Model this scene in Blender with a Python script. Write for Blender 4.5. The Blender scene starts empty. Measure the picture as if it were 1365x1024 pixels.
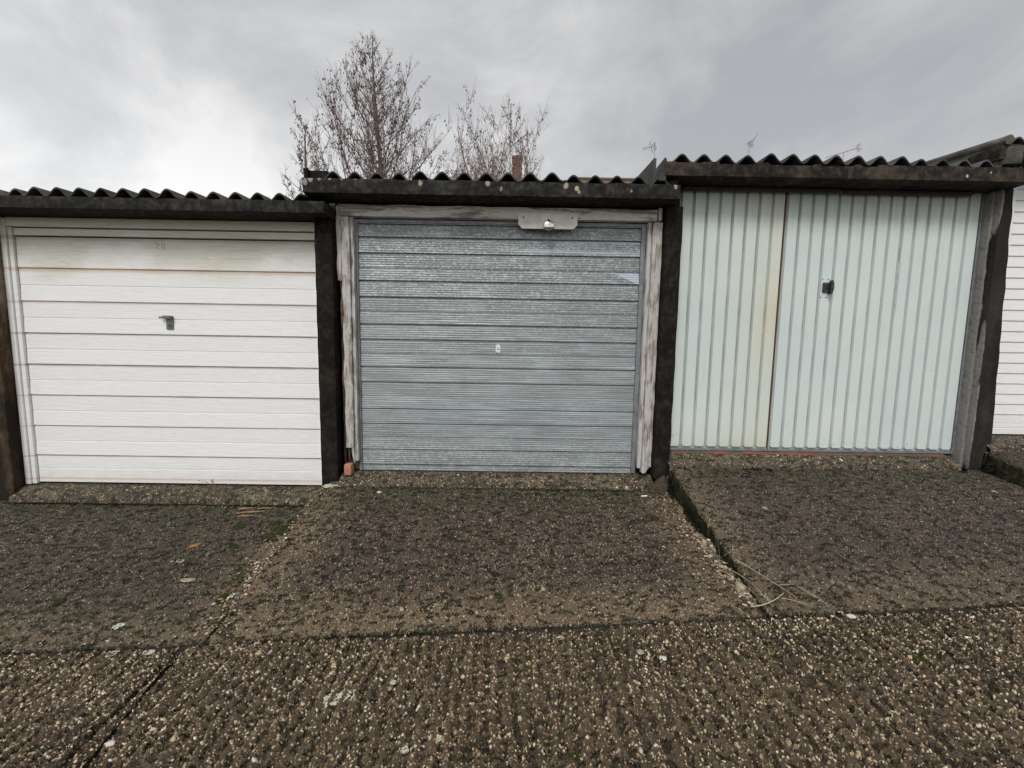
import bpy, bmesh, math, random
import numpy as np
from mathutils import Vector, Matrix
R = math.radians
C = bpy.context.scene.collection
scene = bpy.context.scene

# ------------------------------------------------------------------ camera
cam_d = bpy.data.cameras.new('camera'); cam = bpy.data.objects.new('camera', cam_d); C.objects.link(cam)
cam_d.sensor_fit = 'HORIZONTAL'; cam_d.sensor_width = 36.0; cam_d.lens = 36.0 * 530 / 1365
cam_d.clip_start = 0.05; cam_d.clip_end = 2000
dn = Vector((-87, 5553, 530)).normalized()               # nadir seen from the lens (x right, y down, z forward)
fw = (Vector((0, 0, 1)) - dn * dn.z).normalized()
rt = dn.cross(fw)
if rt.x < 0: rt = -rt
yw = R(-0.4)
F_ = math.cos(yw) * fw + math.sin(yw) * rt; R_ = math.cos(yw) * rt - math.sin(yw) * fw
Mw = Matrix((R_, F_, -dn))                               # lens axes -> world
cx, cy, cz = Mw @ Vector((1, 0, 0)), Mw @ Vector((0, -1, 0)), Mw @ Vector((0, 0, -1))
cam.matrix_world = Matrix.Translation((0, -3.0, 1.0)) @ Matrix((cx, cy, cz)).transposed().to_4x4()
scene.camera = cam

# ------------------------------------------------------------------ sky, sun, exposure
SUN_EL, SUN_AZ = R(48), R(200)                            # azimuth clockwise from +Y: high behind the camera, a little left
w = bpy.data.worlds.new('World'); scene.world = w; w.use_nodes = True
nt = w.node_tree; nt.nodes.clear()
def wn(t, **k):
    n = nt.nodes.new(t)
    for a, b in k.items(): setattr(n, a, b)
    return n
sky = wn('ShaderNodeTexSky', sky_type='NISHITA', sun_disc=False, sun_elevation=SUN_EL, sun_rotation=SUN_AZ, dust_density=3.0)
bg1 = wn('ShaderNodeBackground'); bg1.inputs[1].default_value = 0.05; nt.links.new(sky.outputs[0], bg1.inputs[0])
tc = wn('ShaderNodeTexCoord'); mp = wn('ShaderNodeMapping'); mp.inputs['Scale'].default_value = (1.0, 1.0, 1.5)
mp.inputs['Location'].default_value = (0.35, 0.1, 0.2)
nt.links.new(tc.outputs['Generated'], mp.inputs[0])
nz = wn('ShaderNodeTexNoise'); nz.inputs['Scale'].default_value = 1.9; nz.inputs['Detail'].default_value = 7; nz.inputs['Roughness'].default_value = 0.57; nz.inputs['Distortion'].default_value = 0.35
nt.links.new(mp.outputs[0], nz.inputs['Vector'])
cr = wn('ShaderNodeValToRGB'); e = cr.color_ramp.elements
e[0].position = .34; e[0].color = (.385, .395, .415, 1); e[1].position = .63; e[1].color = (.70, .695, .69, 1)
x = e.new(.5); x.color = (.52, .525, .535, 1)
nt.links.new(nz.outputs[0], cr.inputs[0])
sp = wn('ShaderNodeSeparateXYZ'); nt.links.new(tc.outputs['Generated'], sp.inputs[0])
# cloud deck: brighter low over the left horizon and brighter behind the camera where the sun sits
def mth(op, a, b=None, clamp=False):
    n = wn('ShaderNodeMath', operation=op, use_clamp=clamp)
    for i, v in enumerate((a, b)):
        if v is None: continue
        if hasattr(v, 'links') or isinstance(v, bpy.types.NodeSocket): nt.links.new(v, n.inputs[i])
        else: n.inputs[i].default_value = v
    return n.outputs[0]
low = mth('POWER', 2.718, mth('MULTIPLY', mth('MULTIPLY', sp.outputs['Z'], sp.outputs['Z']), -7.0))
lft = mth('ADD', 0.52, mth('MULTIPLY', sp.outputs['X'], -0.46))
glow = mth('MULTIPLY', mth('MULTIPLY', low, lft), 0.66)
back = mth('MULTIPLY', mth('MAXIMUM', mth('MULTIPLY', sp.outputs['Y'], -1.0), 0.0), 0.35)
gain = mth('ADD', mth('ADD', 0.86, glow), back)
cm = wn('ShaderNodeVectorMath', operation='SCALE'); nt.links.new(cr.outputs[0], cm.inputs[0]); nt.links.new(gain, cm.inputs['Scale'])
bg2 = wn('ShaderNodeBackground'); bg2.inputs[1].default_value = 1.0; nt.links.new(cm.outputs[0], bg2.inputs[0])
mx = wn('ShaderNodeMixShader'); mx.inputs[0].default_value = 0.93
nt.links.new(bg1.outputs[0], mx.inputs[1]); nt.links.new(bg2.outputs[0], mx.inputs[2])
wo = wn('ShaderNodeOutputWorld'); nt.links.new(mx.outputs[0], wo.inputs[0])

sl = bpy.data.lights.new('sun', 'SUN'); sl.energy = 1.5; sl.angle = R(20); sl.color = (1, .975, .94)
so = bpy.data.objects.new('sun', sl); C.objects.link(so)
sd = Vector((math.sin(SUN_AZ) * math.cos(SUN_EL), math.cos(SUN_AZ) * math.cos(SUN_EL), math.sin(SUN_EL)))
so.rotation_euler = sd.to_track_quat('Z', 'Y').to_euler()
scene.view_settings.view_transform = 'Standard'; scene.view_settings.look = 'None'
scene.view_settings.exposure = 0.38; scene.view_settings.gamma = 1.0

# ------------------------------------------------------------------ material helpers
class G:
    def __init__(s, name):
        s.m = bpy.data.materials.new(name); s.m.use_nodes = True; s.t = s.m.node_tree; s.t.nodes.clear()
        s.tc = s.t.nodes.new('ShaderNodeTexCoord'); s.P = s.tc.outputs['Object']
        s.b = s.t.nodes.new('ShaderNodeBsdfPrincipled'); s.o = s.t.nodes.new('ShaderNodeOutputMaterial')
        s.t.links.new(s.b.outputs[0], s.o.inputs[0])
    def put(s, sock, v):
        if v is None: return
        if isinstance(v, bpy.types.NodeSocket): s.t.links.new(v, sock)
        elif isinstance(v, (tuple, list)) and len(v) == 3 and sock.type == 'RGBA': sock.default_value = (*v, 1)
        else: sock.default_value = v
    def math(s, op, a, b=None, c=None, clamp=False):
        n = s.t.nodes.new('ShaderNodeMath'); n.operation = op; n.use_clamp = clamp
        for i, v in enumerate((a, b, c)): s.put(n.inputs[i], v)
        return n.outputs[0]
    def vec(s, sc=(1, 1, 1), loc=(0, 0, 0), rot=(0, 0, 0), src=None):
        n = s.t.nodes.new('ShaderNodeMapping'); s.put(n.inputs[0], src or s.P)
        n.inputs['Scale'].default_value = sc; n.inputs['Location'].default_value = loc; n.inputs['Rotation'].default_value = rot
        return n.outputs[0]
    def noise(s, scale, detail=4, rough=.5, v=None, dist=0):
        n = s.t.nodes.new('ShaderNodeTexNoise'); s.put(n.inputs['Vector'], v or s.P)
        n.inputs['Scale'].default_value = scale; n.inputs['Detail'].default_value = detail
        n.inputs['Roughness'].default_value = rough; n.inputs['Distortion'].default_value = dist
        return n.outputs[0]
    def noisec(s, scale, detail=2, v=None):
        n = s.t.nodes.new('ShaderNodeTexNoise'); s.put(n.inputs['Vector'], v or s.P)
        n.inputs['Scale'].default_value = scale; n.inputs['Detail'].default_value = detail
        return n.outputs[1]
    def vor(s, scale, v=None, feature='F1', rnd=1):
        n = s.t.nodes.new('ShaderNodeTexVoronoi'); n.feature = feature; s.put(n.inputs['Vector'], v or s.P)
        n.inputs['Scale'].default_value = scale; n.inputs['Randomness'].default_value = rnd
        return n
    def ramp(s, f, st, interp='LINEAR'):
        n = s.t.nodes.new('ShaderNodeValToRGB'); s.put(n.inputs[0], f); n.color_ramp.interpolation = interp
        el = n.color_ramp.elements
        while len(el) < len(st): el.new(.5)
        for q, (p, c) in zip(el, st):
            q.position = p; q.color = (c, c, c, 1) if isinstance(c, (int, float)) else (*c, 1)
        return n.outputs[0]
    def step(s, f, a, b):      # 0 below a, 1 above b
        n = s.t.nodes.new('ShaderNodeMapRange'); n.interpolation_type = 'SMOOTHSTEP'; s.put(n.inputs[0], f)
        n.inputs[1].default_value = a; n.inputs[2].default_value = b; n.inputs[3].default_value = 0; n.inputs[4].default_value = 1
        return n.outputs[0]
    def mix(s, f, a, b, mode='MIX'):
        n = s.t.nodes.new('ShaderNodeMix'); n.data_type = 'RGBA'; n.blend_type = mode
        s.put(n.inputs[0], f); s.put(n.inputs[6], a); s.put(n.inputs[7], b); return n.outputs[2]
    def xyz(s, src=None):
        n = s.t.nodes.new('ShaderNodeSeparateXYZ'); s.put(n.inputs[0], src or s.P); return n.outputs
    def add(s, a, b):
        n = s.t.nodes.new('ShaderNodeVectorMath'); n.operation = 'ADD'; s.put(n.inputs[0], a); s.put(n.inputs[1], b); return n.outputs[0]
    def scale(s, a, k):
        n = s.t.nodes.new('ShaderNodeVectorMath'); n.operation = 'SCALE'; s.put(n.inputs[0], a); s.put(n.inputs['Scale'], k); return n.outputs[0]
    def bump(s, h, dist=.002, strength=1.0, prev=None):
        n = s.t.nodes.new('ShaderNodeBump'); s.put(n.inputs['Height'], h); n.inputs['Distance'].default_value = dist
        n.inputs['Strength'].default_value = strength
        if prev: s.put(n.inputs['Normal'], prev)
        return n.outputs[0]
    def done(s, col, rough=.8, metal=0, normal=None, spec=None):
        s.put(s.b.inputs['Base Color'], col); s.put(s.b.inputs['Roughness'], rough); s.put(s.b.inputs['Metallic'], metal)
        if normal: s.put(s.b.inputs['Normal'], normal)
        if spec is not None: s.put(s.b.inputs['Specular IOR Level'], spec)
        return s.m

M = {}
# weathered dark concrete of the eaves beams
def concrete(name, dark, light, speck=.02, lightamt=(.5, .75), spots=None):
    g = G(name)
    n1 = g.noise(3.0, 6, .6); n2 = g.noise(24, 5, .6); n3 = g.noise(150, 3, .6)
    col = g.mix(g.step(n1, *lightamt), dark, light)
    col = g.mix(g.math('MULTIPLY', g.step(n2, .45, .72), .45), col, tuple(min(1, c * 1.9) for c in light))
    col = g.mix(g.math('MULTIPLY', g.step(n2, .52, .25), .6), col, tuple(c * .35 for c in dark))
    v = g.vor(38); wh = g.math('LESS_THAN', g.math('ADD', v.outputs['Distance'], g.math('MULTIPLY', n3, .12)), speck + .08)
    sel = g.math('LESS_THAN', g.xyz(v.outputs['Color'])[0], .22)
    col = g.mix(g.math('MULTIPLY', g.math('MULTIPLY', wh, sel), .8), col, (.42, .40, .33))
    if spots:
        for (px, pz, r_, c_) in spots:
            p = g.vec(loc=(-px, 0, -pz)); x_, _, z_ = g.xyz(p)
            d = g.math('SQRT', g.math('ADD', g.math('POWER', x_, 2.0), g.math('MULTIPLY', g.math('POWER', z_, 2.0), .6)))
            d = g.math('ADD', d, g.math('MULTIPLY', g.math('SUBTRACT', n2, .5), .03))
            col = g.mix(g.math('MULTIPLY', g.step(d, r_, r_ * .55), .85), col, c_)
    v2 = g.vor(26, g.vec((1, 1, .8), (2, 0, 1))); pk = g.math('MULTIPLY', g.math('LESS_THAN', g.math('ADD', v2.outputs['Distance'], g.math('MULTIPLY', n3, .15)), .17), g.math('LESS_THAN', g.xyz(v2.outputs['Color'])[1], .16))
    col = g.mix(g.math('MULTIPLY', pk, .7), col, (.30, .26, .20))
    col = g.mix(g.math('MULTIPLY', g.step(g.noise(5, 5, .7, g.vec((3, 3, .6), (7, 1, 2))), .56, .70), .5), col, tuple(c * 1.6 for c in light))
    h = g.math('ADD', g.math('MULTIPLY', n2, .7), g.math('MULTIPLY', n3, .5))
    nm = g.bump(h, .006, .8)
    return g.done(col, .92, normal=nm, spec=.25)
M['beam'] = concrete('weathered_dark_concrete', (.015, .014, .013), (.048, .040, .031))
M['beam_mid'] = concrete('scarred_dark_concrete', (.016, .015, .014), (.050, .046, .040), spots=[
    (-.615, 2.075, .020, (.42, .36, .26)), (-.165, 2.085, .018, (.40, .33, .24)), (-.075, 2.05, .012, (.30, .22, .15)),
    (.36, 2.075, .021, (.44, .37, .24)), (.435, 2.06, .017, (.46, .47, .34)), (.45, 2.035, .013, (.40, .38, .26)), (.80, 2.05, .009, (.30, .27, .2)),
    (-1.385, 2.07, .020, (.34, .29, .24)), (-1.35, 2.093, .020, (.36, .31, .26)), (-1.29, 2.098, .016, (.36, .31, .25)), (-1.22, 2.1, .014, (.34, .29, .23)), (-1.14, 2.1, .012, (.32, .27, .21)), (-1.05, 2.1, .010, (.30, .26, .2)), (1.10, 2.085, .014, (.40, .32, .26))])
M['beam_right'] = concrete('chipped_dark_concrete', (.016, .013, .011), (.058, .046, .033), lightamt=(.45, .7), spots=[(3.22, 2.21, .008, (.5, .5, .45)), (3.06, 2.185, .006, (.5, .5, .45))])
M['post_dark'] = concrete('black_stained_concrete', (.007, .006, .005), (.026, .019, .013), lightamt=(.48, .8))
def post_brown():
    g = G('brown_stained_concrete'); n1 = g.noise(4, 6, .65, g.vec((1.2, 1.2, .55))); n2 = g.noise(30, 5, .6); x_, y_, z_ = g.xyz()
    f = g.math('ADD', n1, g.math('MULTIPLY', g.math('SUBTRACT', z_, .8), .16))
    col = g.ramp(f, [(.40, (.018, .014, .011)), (.52, (.075, .048, .028)), (.62, (.19, .14, .10)), (.75, (.25, .215, .18))])
    col = g.mix(g.math('MULTIPLY', g.step(n2, .5, .3), .5), col, (.02, .015, .01))
    return g.done(col, .9, normal=g.bump(n2, .006), spec=.2)
M['post_brown'] = post_brown()
def post_grey():
    g = G('damp_grey_concrete'); n1 = g.noise(4.5, 6, .6, g.vec((1.4, 1.4, .5))); n2 = g.noise(35, 5, .6); x_, y_, z_ = g.xyz()
    wob = g.math('MULTIPLY', g.math('SUBTRACT', n1, .5), .10)
    e_ = g.step(g.math('ADD', x_, wob), 3.470, 3.463)                 # pale unstained strip next to the door
    dmp = g.step(g.math('ADD', z_, g.math('MULTIPLY', wob, 4)), 1.15, 1.75)
    col = g.ramp(n1, [(.36, (.007, .006, .006)), (.5, (.018, .016, .013)), (.66, (.045, .038, .030))])
    col = g.mix(g.math('MULTIPLY', dmp, .75), col, (.009, .008, .008))
    col = g.mix(g.math('MULTIPLY', e_, .85), col, (.24, .228, .212))
    col = g.mix(g.math('MULTIPLY', g.step(n2, .48, .3), .5), col, (.02, .019, .018))
    return g.done(col, .85, normal=g.bump(n2, .006), spec=.3)
M['post_grey'] = post_grey()
# corrugated asbestos cement
def asb():
    g = G('corrugated_asbestos_cement'); n1 = g.noise(2.2, 6, .6); n2 = g.noise(40, 4, .6)
    col = g.ramp(n1, [(.3, (.028, .030, .032)), (.5, (.062, .063, .064)), (.72, (.12, .118, .108))])
    col = g.mix(g.math('MULTIPLY', g.step(n2, .62, .75), .5), col, (.20, .19, .16))
    col = g.mix(g.math('MULTIPLY', g.step(g.noise(9, 4, .6), .58, .7), .6), col, (.03, .035, .016))
    return g.done(col, .9, normal=g.bump(n2, .004), spec=.2)
M['roof'] = asb()
M['roof_pale'] = (lambda g: g.done(g.ramp(g.noise(7, 6, .65), [(.3, (.05, .047, .043)), (.52, (.12, .11, .095)), (.68, (.24, .22, .18)), (.8, (.4, .39, .34))]), .9, normal=g.bump(g.noise(60, 4), .005), spec=.2))(G('lichened_asbestos_cement'))
# painted white steel door, wood grain embossed, algae and painted-in shading along the top, rust in the folds
def white_door(name, stained=True, grooves=(), base=(.845, .84, .83)):
    g = G(name); x_, y_, z_ = g.xyz()
    warp = g.noisec(2.5, 2); v = g.add(g.vec((1.6, 1.6, 34)), g.scale(warp, 2.2))
    gr = g.noise(3.2, 5, .62, v); big = g.noise(1.6, 4, .5); fine = g.noise(30, 3, .5, g.vec((1, 1, 4)))
    col = g.mix(g.step(gr, .38, .62), tuple(c * .945 for c in base), base)
    if stained:
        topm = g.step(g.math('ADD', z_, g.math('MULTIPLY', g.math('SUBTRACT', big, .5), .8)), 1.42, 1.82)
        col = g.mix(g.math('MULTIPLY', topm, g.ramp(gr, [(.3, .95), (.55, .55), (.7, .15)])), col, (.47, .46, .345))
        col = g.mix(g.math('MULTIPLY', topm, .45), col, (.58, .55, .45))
        for (gz, w_, a_, c_) in grooves:
            d = g.math('ABSOLUTE', g.math('SUBTRACT', g.math('SUBTRACT', z_, gz), -w_ * .35))
            m_ = g.math('MULTIPLY', g.step(g.math('ADD', d, g.math('MULTIPLY', g.noise(2.4, 5, .6, g.vec((1, 1, .4), (gz * 7, 0, 0))), w_ * .9)), w_ * 1.35, w_ * .3), a_)
            col = g.mix(m_, col, c_)
    spl = g.math('MULTIPLY', g.step(g.math('ADD', z_, g.math('MULTIPLY', g.noise(9, 5, .7), .35)), .25 if stained else .7, .02 if stained else .4), .24)
    col = g.mix(spl, col, (.42, .38, .31))
    scf = g.noise(6, 5, .7, g.vec((.6, 1, 2.5), (4, 0, 2))); col = g.mix(g.math('MULTIPLY', g.step(scf, .60, .72), .22), col, (.50, .48, .43))
    col = g.mix(g.math('MULTIPLY', g.step(fine, .66, .8), .25), col, (.45, .42, .36))
    return g.done(col, .42, normal=g.bump(gr, .0026, .9), spec=.45)
def galv():
    g = G('galvanised_steel'); x_, y_, z_ = g.xyz()
    hs = g.noise(5, 5, .65, g.vec((.55, 1, 30))); hs2 = g.noise(3, 4, .6, g.vec((.35, 1, 90), (3, 0, 0)))
    v = g.vor(95, g.add(g.vec((.8, 1, 1.5)), g.scale(g.noisec(40, 2), .02))); sp_ = g.xyz(v.outputs['Color'])[0]
    big = g.noise(1.4, 4, .55, g.vec((1, 1, 1.6)))
    col = g.ramp(hs, [(.28, (.165, .182, .185)), (.5, (.295, .325, .332)), (.72, (.50, .54, .55))])
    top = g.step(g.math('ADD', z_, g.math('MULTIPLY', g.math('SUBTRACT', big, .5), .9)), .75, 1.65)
    low_ = g.step(g.math('ADD', z_, g.math('MULTIPLY', g.math('SUBTRACT', big, .5), .35)), .36, .1)
    span = g.math('MULTIPLY', g.step(sp_, .50, 1.05), g.math('ADD', .25, g.math('MULTIPLY', g.math('MAXIMUM', top, low_), .55)))
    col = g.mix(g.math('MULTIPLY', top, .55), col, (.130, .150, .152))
    col = g.mix(g.math('MULTIPLY', low_, .35), col, (.22, .26, .25))
    col = g.mix(span, col, (.50, .55, .55))
    col = g.mix(g.math('MULTIPLY', g.step(hs2, .60, .74), .5), col, (.56, .63, .68))
    mo2 = g.noise(2.6, 6, .68, g.vec((1, 1, 3.2), (5, 0, 3)))
    col = g.mix(g.math('MULTIPLY', g.step(mo2, .52, .34), .30), col, (.15, .165, .165)); col = g.mix(g.math('MULTIPLY', g.step(mo2, .52, .66), .28), col, (.56, .61, .63))
    # wiped pale streaks near the top right
    for (a, b, zc, hh, am) in ((-.15, .95, 1.685, .018, .55), (.35, .95, 1.765, .010, .6), (-.75, .6, .500, .014, .6), (-.9, .1, .440, .008, .4), (-.3, .9, .300, .010, .4)):
        m_ = g.math('MULTIPLY', g.step(x_, a, a + .4), g.step(g.math('ABSOLUTE', g.math('SUBTRACT', z_, g.math('ADD', zc, g.math('MULTIPLY', g.math('SUBTRACT', x_, b), -.018)))), hh, hh * .4))
        col = g.mix(g.math('MULTIPLY', m_, am), col, (.42, .50, .55))
    # bare triangular patch at the right edge
    tri = g.math('MULTIPLY', g.step(g.math('SUBTRACT', z_, g.math('SUBTRACT', 1.552, g.math('MULTIPLY', g.math('SUBTRACT', x_, .745), .42))), -.004, .004), g.step(z_, 1.548, 1.542))
    tri = g.math('MULTIPLY', tri, g.math('GREATER_THAN', x_, .745))
    col = g.mix(g.math('MULTIPLY', tri, .8), col, (.50, .58, .66))
    rt_ = g.math('MULTIPLY', g.step(z_, .22, .05), g.step(g.noise(7, 4, .6), .55, .68))
    col = g.mix(g.math('MULTIPLY', rt_, .35), col, (.22, .15, .10))
    wv = g.math('SINE', g.math('MULTIPLY', z_, 2 * math.pi / .0165))
    nm = g.bump(g.math('MULTIPLY', wv, g.step(g.noise(4, 4, .6, g.vec((.4, 1, 9))), .25, .7)), .0013, .8); nm = g.bump(hs2, .001, .5, nm)
    return g.done(col, g.ramp(hs, [(.3, .62), (.7, .45)]), .35, nm, .5)
M['galv'] = galv()
M['galv_frame'] = (lambda g: g.done(g.ramp(g.noise(18, 4), [(.35, (.17, .185, .195)), (.65, (.25, .27, .285))]), .55, .3, g.bump(g.noise(60), .001)))(G('grey_galvanised_frame'))
def green_door():
    g = G('pale_green_paint'); x_, y_, z_ = g.xyz()
    n1 = g.noise(1.3, 4, .5); n2 = g.noise(3.5, 5, .6, g.vec((4.5, 1, .5))); n3 = g.noise(60, 3, .6)
    col = g.ramp(n1, [(.3, (.57, .645, .635)), (.6, (.62, .685, .665)), (.75, (.66, .705, .665))])
    leftleaf = g.step(x_, 2.004, 1.996)
    ye = g.math('MULTIPLY', leftleaf, g.step(g.math('ADD', x_, g.math('MULTIPLY', g.math('SUBTRACT', n2, .5), .9)), 1.40, 2.02))
    col = g.mix(g.math('MULTIPLY', ye, .42), col, (.64, .62, .47))
    ye2 = g.math('MULTIPLY', leftleaf, g.step(g.math('ADD', g.math('ABSOLUTE', g.math('SUBTRACT', z_, 1.2)), g.math('MULTIPLY', n2, .5)), .75, .25))
    col = g.mix(g.math('MULTIPLY', ye2, g.math('MULTIPLY', g.step(x_, 1.72, 2.0), g.math('MULTIPLY', g.ramp(n2, [(.35, .2), (.65, 1)]), .55))), col, (.64, .49, .25))
    bot = g.math('MULTIPLY', leftleaf, g.step(g.math('ADD', z_, g.math('MULTIPLY', n2, .3)), .62, .30))
    col = g.mix(g.math('MULTIPLY', bot, .35), col, (.52, .50, .30))
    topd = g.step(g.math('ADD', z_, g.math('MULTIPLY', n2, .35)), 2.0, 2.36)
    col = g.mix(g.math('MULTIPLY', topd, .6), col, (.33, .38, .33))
    col = g.mix(g.math('MULTIPLY', g.step(n2, .60, .75), .35), col, (.60, .60, .52))
    # rust along the seam between the leaves
    sm = g.step(g.math('ADD', g.math('ABSOLUTE', g.math('SUBTRACT', x_, 1.995)), g.math('MULTIPLY', g.noise(5, 4, .6, g.vec((1, 1, 1))), .045)), .040, .016)
    col = g.mix(g.math('MULTIPLY', g.math('MULTIPLY', sm, leftleaf), .65), col, (.42, .20, .07))
    run = g.noise(6, 5, .65, g.vec((9, 1, .35), (1, 0, 4))); col = g.mix(g.math('MULTIPLY', g.step(run, .56, .72), .28), col, (.40, .42, .36))
    chp = g.noise(34, 4, .7, g.vec((1, 1, 1), (3, 3, 3))); col = g.mix(g.math('MULTIPLY', g.step(g.math('ADD', chp, g.math('MULTIPLY', g.step(z_, .42, .22), .09)), .70, .74), .7), col, (.25, .14, .08))
    foot = g.step(g.math('ADD', z_, g.math('MULTIPLY', g.noise(9, 5, .7), .22)), .42, .26); col = g.mix(g.math('MULTIPLY', foot, .38), col, (.36, .33, .26))
    # dribble down the right leaf
    tr = g.math('ABSOLUTE', g.math('SUBTRACT', x_, g.math('ADD', 2.872, g.math('MULTIPLY', g.math('SUBTRACT', g.noise(3, 3, .6, g.vec((0, 0, 1))), .5), .09))))
    trm = g.math('MULTIPLY', g.step(tr, .007, .002), g.math('MULTIPLY', g.step(z_, 1.22, 1.35), g.step(z_, 2.1, 2.0)))
    col = g.mix(g.math('MULTIPLY', trm, .5), col, (.30, .36, .34))
    sk = g.math('MULTIPLY', g.step(n3, .70, .78), .5)
    col = g.mix(sk, col, (.30, .30, .24))
    return g.done(col, .45, normal=g.bump(g.math('ADD', n1, g.math('MULTIPLY', n3, .02)), .022, .7), spec=.4)
M['green'] = green_door()
M['green_groove'] = (lambda g: g.done(g.mix(g.step(g.noise(6, 5, .6, g.vec((1, 1, .6))), .35, .7), (.26, .29, .28), (.42, .46, .44)), .7))(G('groove_green_paint'))  # darker mottled green for the backing sheet between the ribs
def wood():
    g = G('flaking_white_painted_wood'); x_, y_, z_ = g.xyz(g.tc.outputs['Object'])
    gr = g.noise(5, 6, .65, g.vec((16, 16, 1.1))); pt = g.noise(7, 6, .65, g.vec((2.4, 2.4, .8))); f = g.noise(70, 4, .6, g.vec((1, 1, .3)))
    bare = g.ramp(gr, [(.3, (.17, .14, .115)), (.5, (.32, .28, .245)), (.7, (.44, .40, .365))])
    paint = g.ramp(f, [(.3, (.44, .42, .395)), (.7, (.58, .565, .545))])
    k = g.step(g.math('ADD', pt, g.math('MULTIPLY', g.math('SUBTRACT', gr, .5), .6)), .40, .50)
    col = g.mix(g.math('MULTIPLY', k, .9), bare, paint)
    return g.done(col, .8, normal=g.bump(g.math('ADD', gr, g.math('MULTIPLY', k, .25)), .005), spec=.25)
M['wood'] = wood()
def woodh():
    g = G('flaking_white_painted_lintel_wood')
    gr = g.noise(5, 6, .65, g.vec((1.1, 16, 16))); pt = g.noise(6, 6, .65, g.vec((.8, 2.4, 3.4))); f = g.noise(70, 4, .6, g.vec((.3, 1, 1))); x_, y_, z_ = g.xyz()
    bare = g.ramp(gr, [(.3, (.16, .14, .12)), (.5, (.31, .285, .255)), (.7, (.44, .41, .375))])
    paint = g.ramp(f, [(.3, (.54, .53, .49)), (.7, (.68, .665, .62))])
    ends = g.step(x_, -.95, -1.2)
    k = g.step(g.math('SUBTRACT', g.math('ADD', pt, g.math('MULTIPLY', g.math('SUBTRACT', gr, .5), .6)), g.math('MULTIPLY', ends, .16)), .40, .50)
    return g.done(g.mix(k, bare, paint), .8, normal=g.bump(g.math('ADD', gr, g.math('MULTIPLY', k, .25)), .005), spec=.25)
M['woodh'] = woodh()
def simple(name, a, b, sc=20, rough=.7, metal=0, bd=.002, spec=.4):
    g = G(name); n = g.noise(sc, 5, .6)
    return g.done(g.ramp(n, [(.3, a), (.7, b)]), rough, metal, g.bump(n, bd), spec)
M['rotten'] = simple('rotten_wood', (.02, .015, .012), (.09, .065, .05), 30)
M['wall'] = simple('pebbledash_concrete_panel', (.09, .085, .075), (.20, .19, .17), 45, .95, 0, .01)
M['black_metal'] = simple('black_metal', (.012, .012, .014), (.03, .03, .034), 30, .35, 0, .0005, .5)
M['dark_steel'] = simple('dark_rusty_steel', (.02, .016, .015), (.05, .035, .03), 25, .6, .2)
M['zinc'] = simple('dull_zinc', (.13, .135, .135), (.22, .225, .225), 60, .5, .5, .0005)
M['white_plastic'] = simple('white_escutcheon', (.62, .64, .63), (.74, .75, .74), 60, .45)
M['chrome'] = simple('worn_chrome', (.5, .5, .48), (.75, .75, .72), 80, .18, 1, .0003)
M['rust_bits'] = simple('rusty_iron', (.05, .02, .012), (.16, .07, .035), 50, .85)
M['plate'] = simple('stained_white_steel_plate', (.56, .52, .45), (.76, .75, .71), 14, .5, 0, .001)
M['brick'] = simple('broken_red_brick', (.34, .13, .075), (.50, .25, .17), 40, .9, 0, .004)
M['rubble'] = simple('crumbled_concrete', (.018, .015, .011), (.095, .072, .045), 45, .95, 0, .006)
M['moss'] = simple('dark_green_moss', (.012, .017, .004), (.045, .060, .013), 90, .95, 0, .004, .15)
M['moss_dark'] = simple('blackish_moss', (.006, .007, .004), (.02, .022, .012), 90, .95, 0, .004, .1)
M['straw'] = simple('dry_straw', (.36, .27, .15), (.58, .48, .31), 60, .8)
M['weed'] = simple('dead_weed', (.16, .10, .08), (.30, .22, .17), 60, .85)
M['bark'] = simple('grey_bark', (.10, .085, .065), (.20, .17, .13), 12, .9, 0, .006)
M['twig'] = simple('brown_twig', (.18, .125, .115), (.36, .28, .25), 8, .9)
M['seed'] = simple('dead_seed_clusters', (.035, .018, .018), (.10, .055, .05), 8, .95)
M['pebble'] = simple('buff_pebble', (.22, .17, .10), (.42, .36, .25), 60, .7)
M['white_stone'] = simple('whitish_stone', (.42, .41, .36), (.66, .65, .58), 60, .8)
M['lichen'] = simple('pale_lichen', (.34, .33, .24), (.62, .61, .52), 110, .95, 0, .003)
M['leaf'] = simple('orange_brown_leaf', (.22, .09, .035), (.38, .19, .09), 50, .75)
M['stick'] = simple('splintered_wood', (.14, .075, .045), (.38, .24, .16), 60, .85, 0, .003)
M['paper'] = simple('white_paper', (.72, .71, .68), (.8, .79, .76), 90, .8)
M['render'] = simple('house_brick', (.16, .075, .05), (.27, .13, .09), 12, .9)
M['tiles'] = simple('brown_roof_tiles', (.10, .07, .055), (.18, .13, .10), 10, .9)
M['glass'] = simple('dark_glass', (.02, .025, .03), (.03, .035, .04), 5, .1)
M['alu'] = simple('dull_aluminium', (.20, .19, .20), (.30, .29, .30), 30, .5, .5)
M['red_paint'] = (lambda g: g.done(g.mix(g.step(g.math('ADD', g.noise(9, 5, .65, g.vec((.5, 1, 1))), g.math('MULTIPLY', g.xyz()[0], -.028)), .40, .56), (.11, .085, .06), (.27, .085, .065)), .85, normal=g.bump(g.noise(50), .003)))(G('worn_red_floor_paint'))

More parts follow.
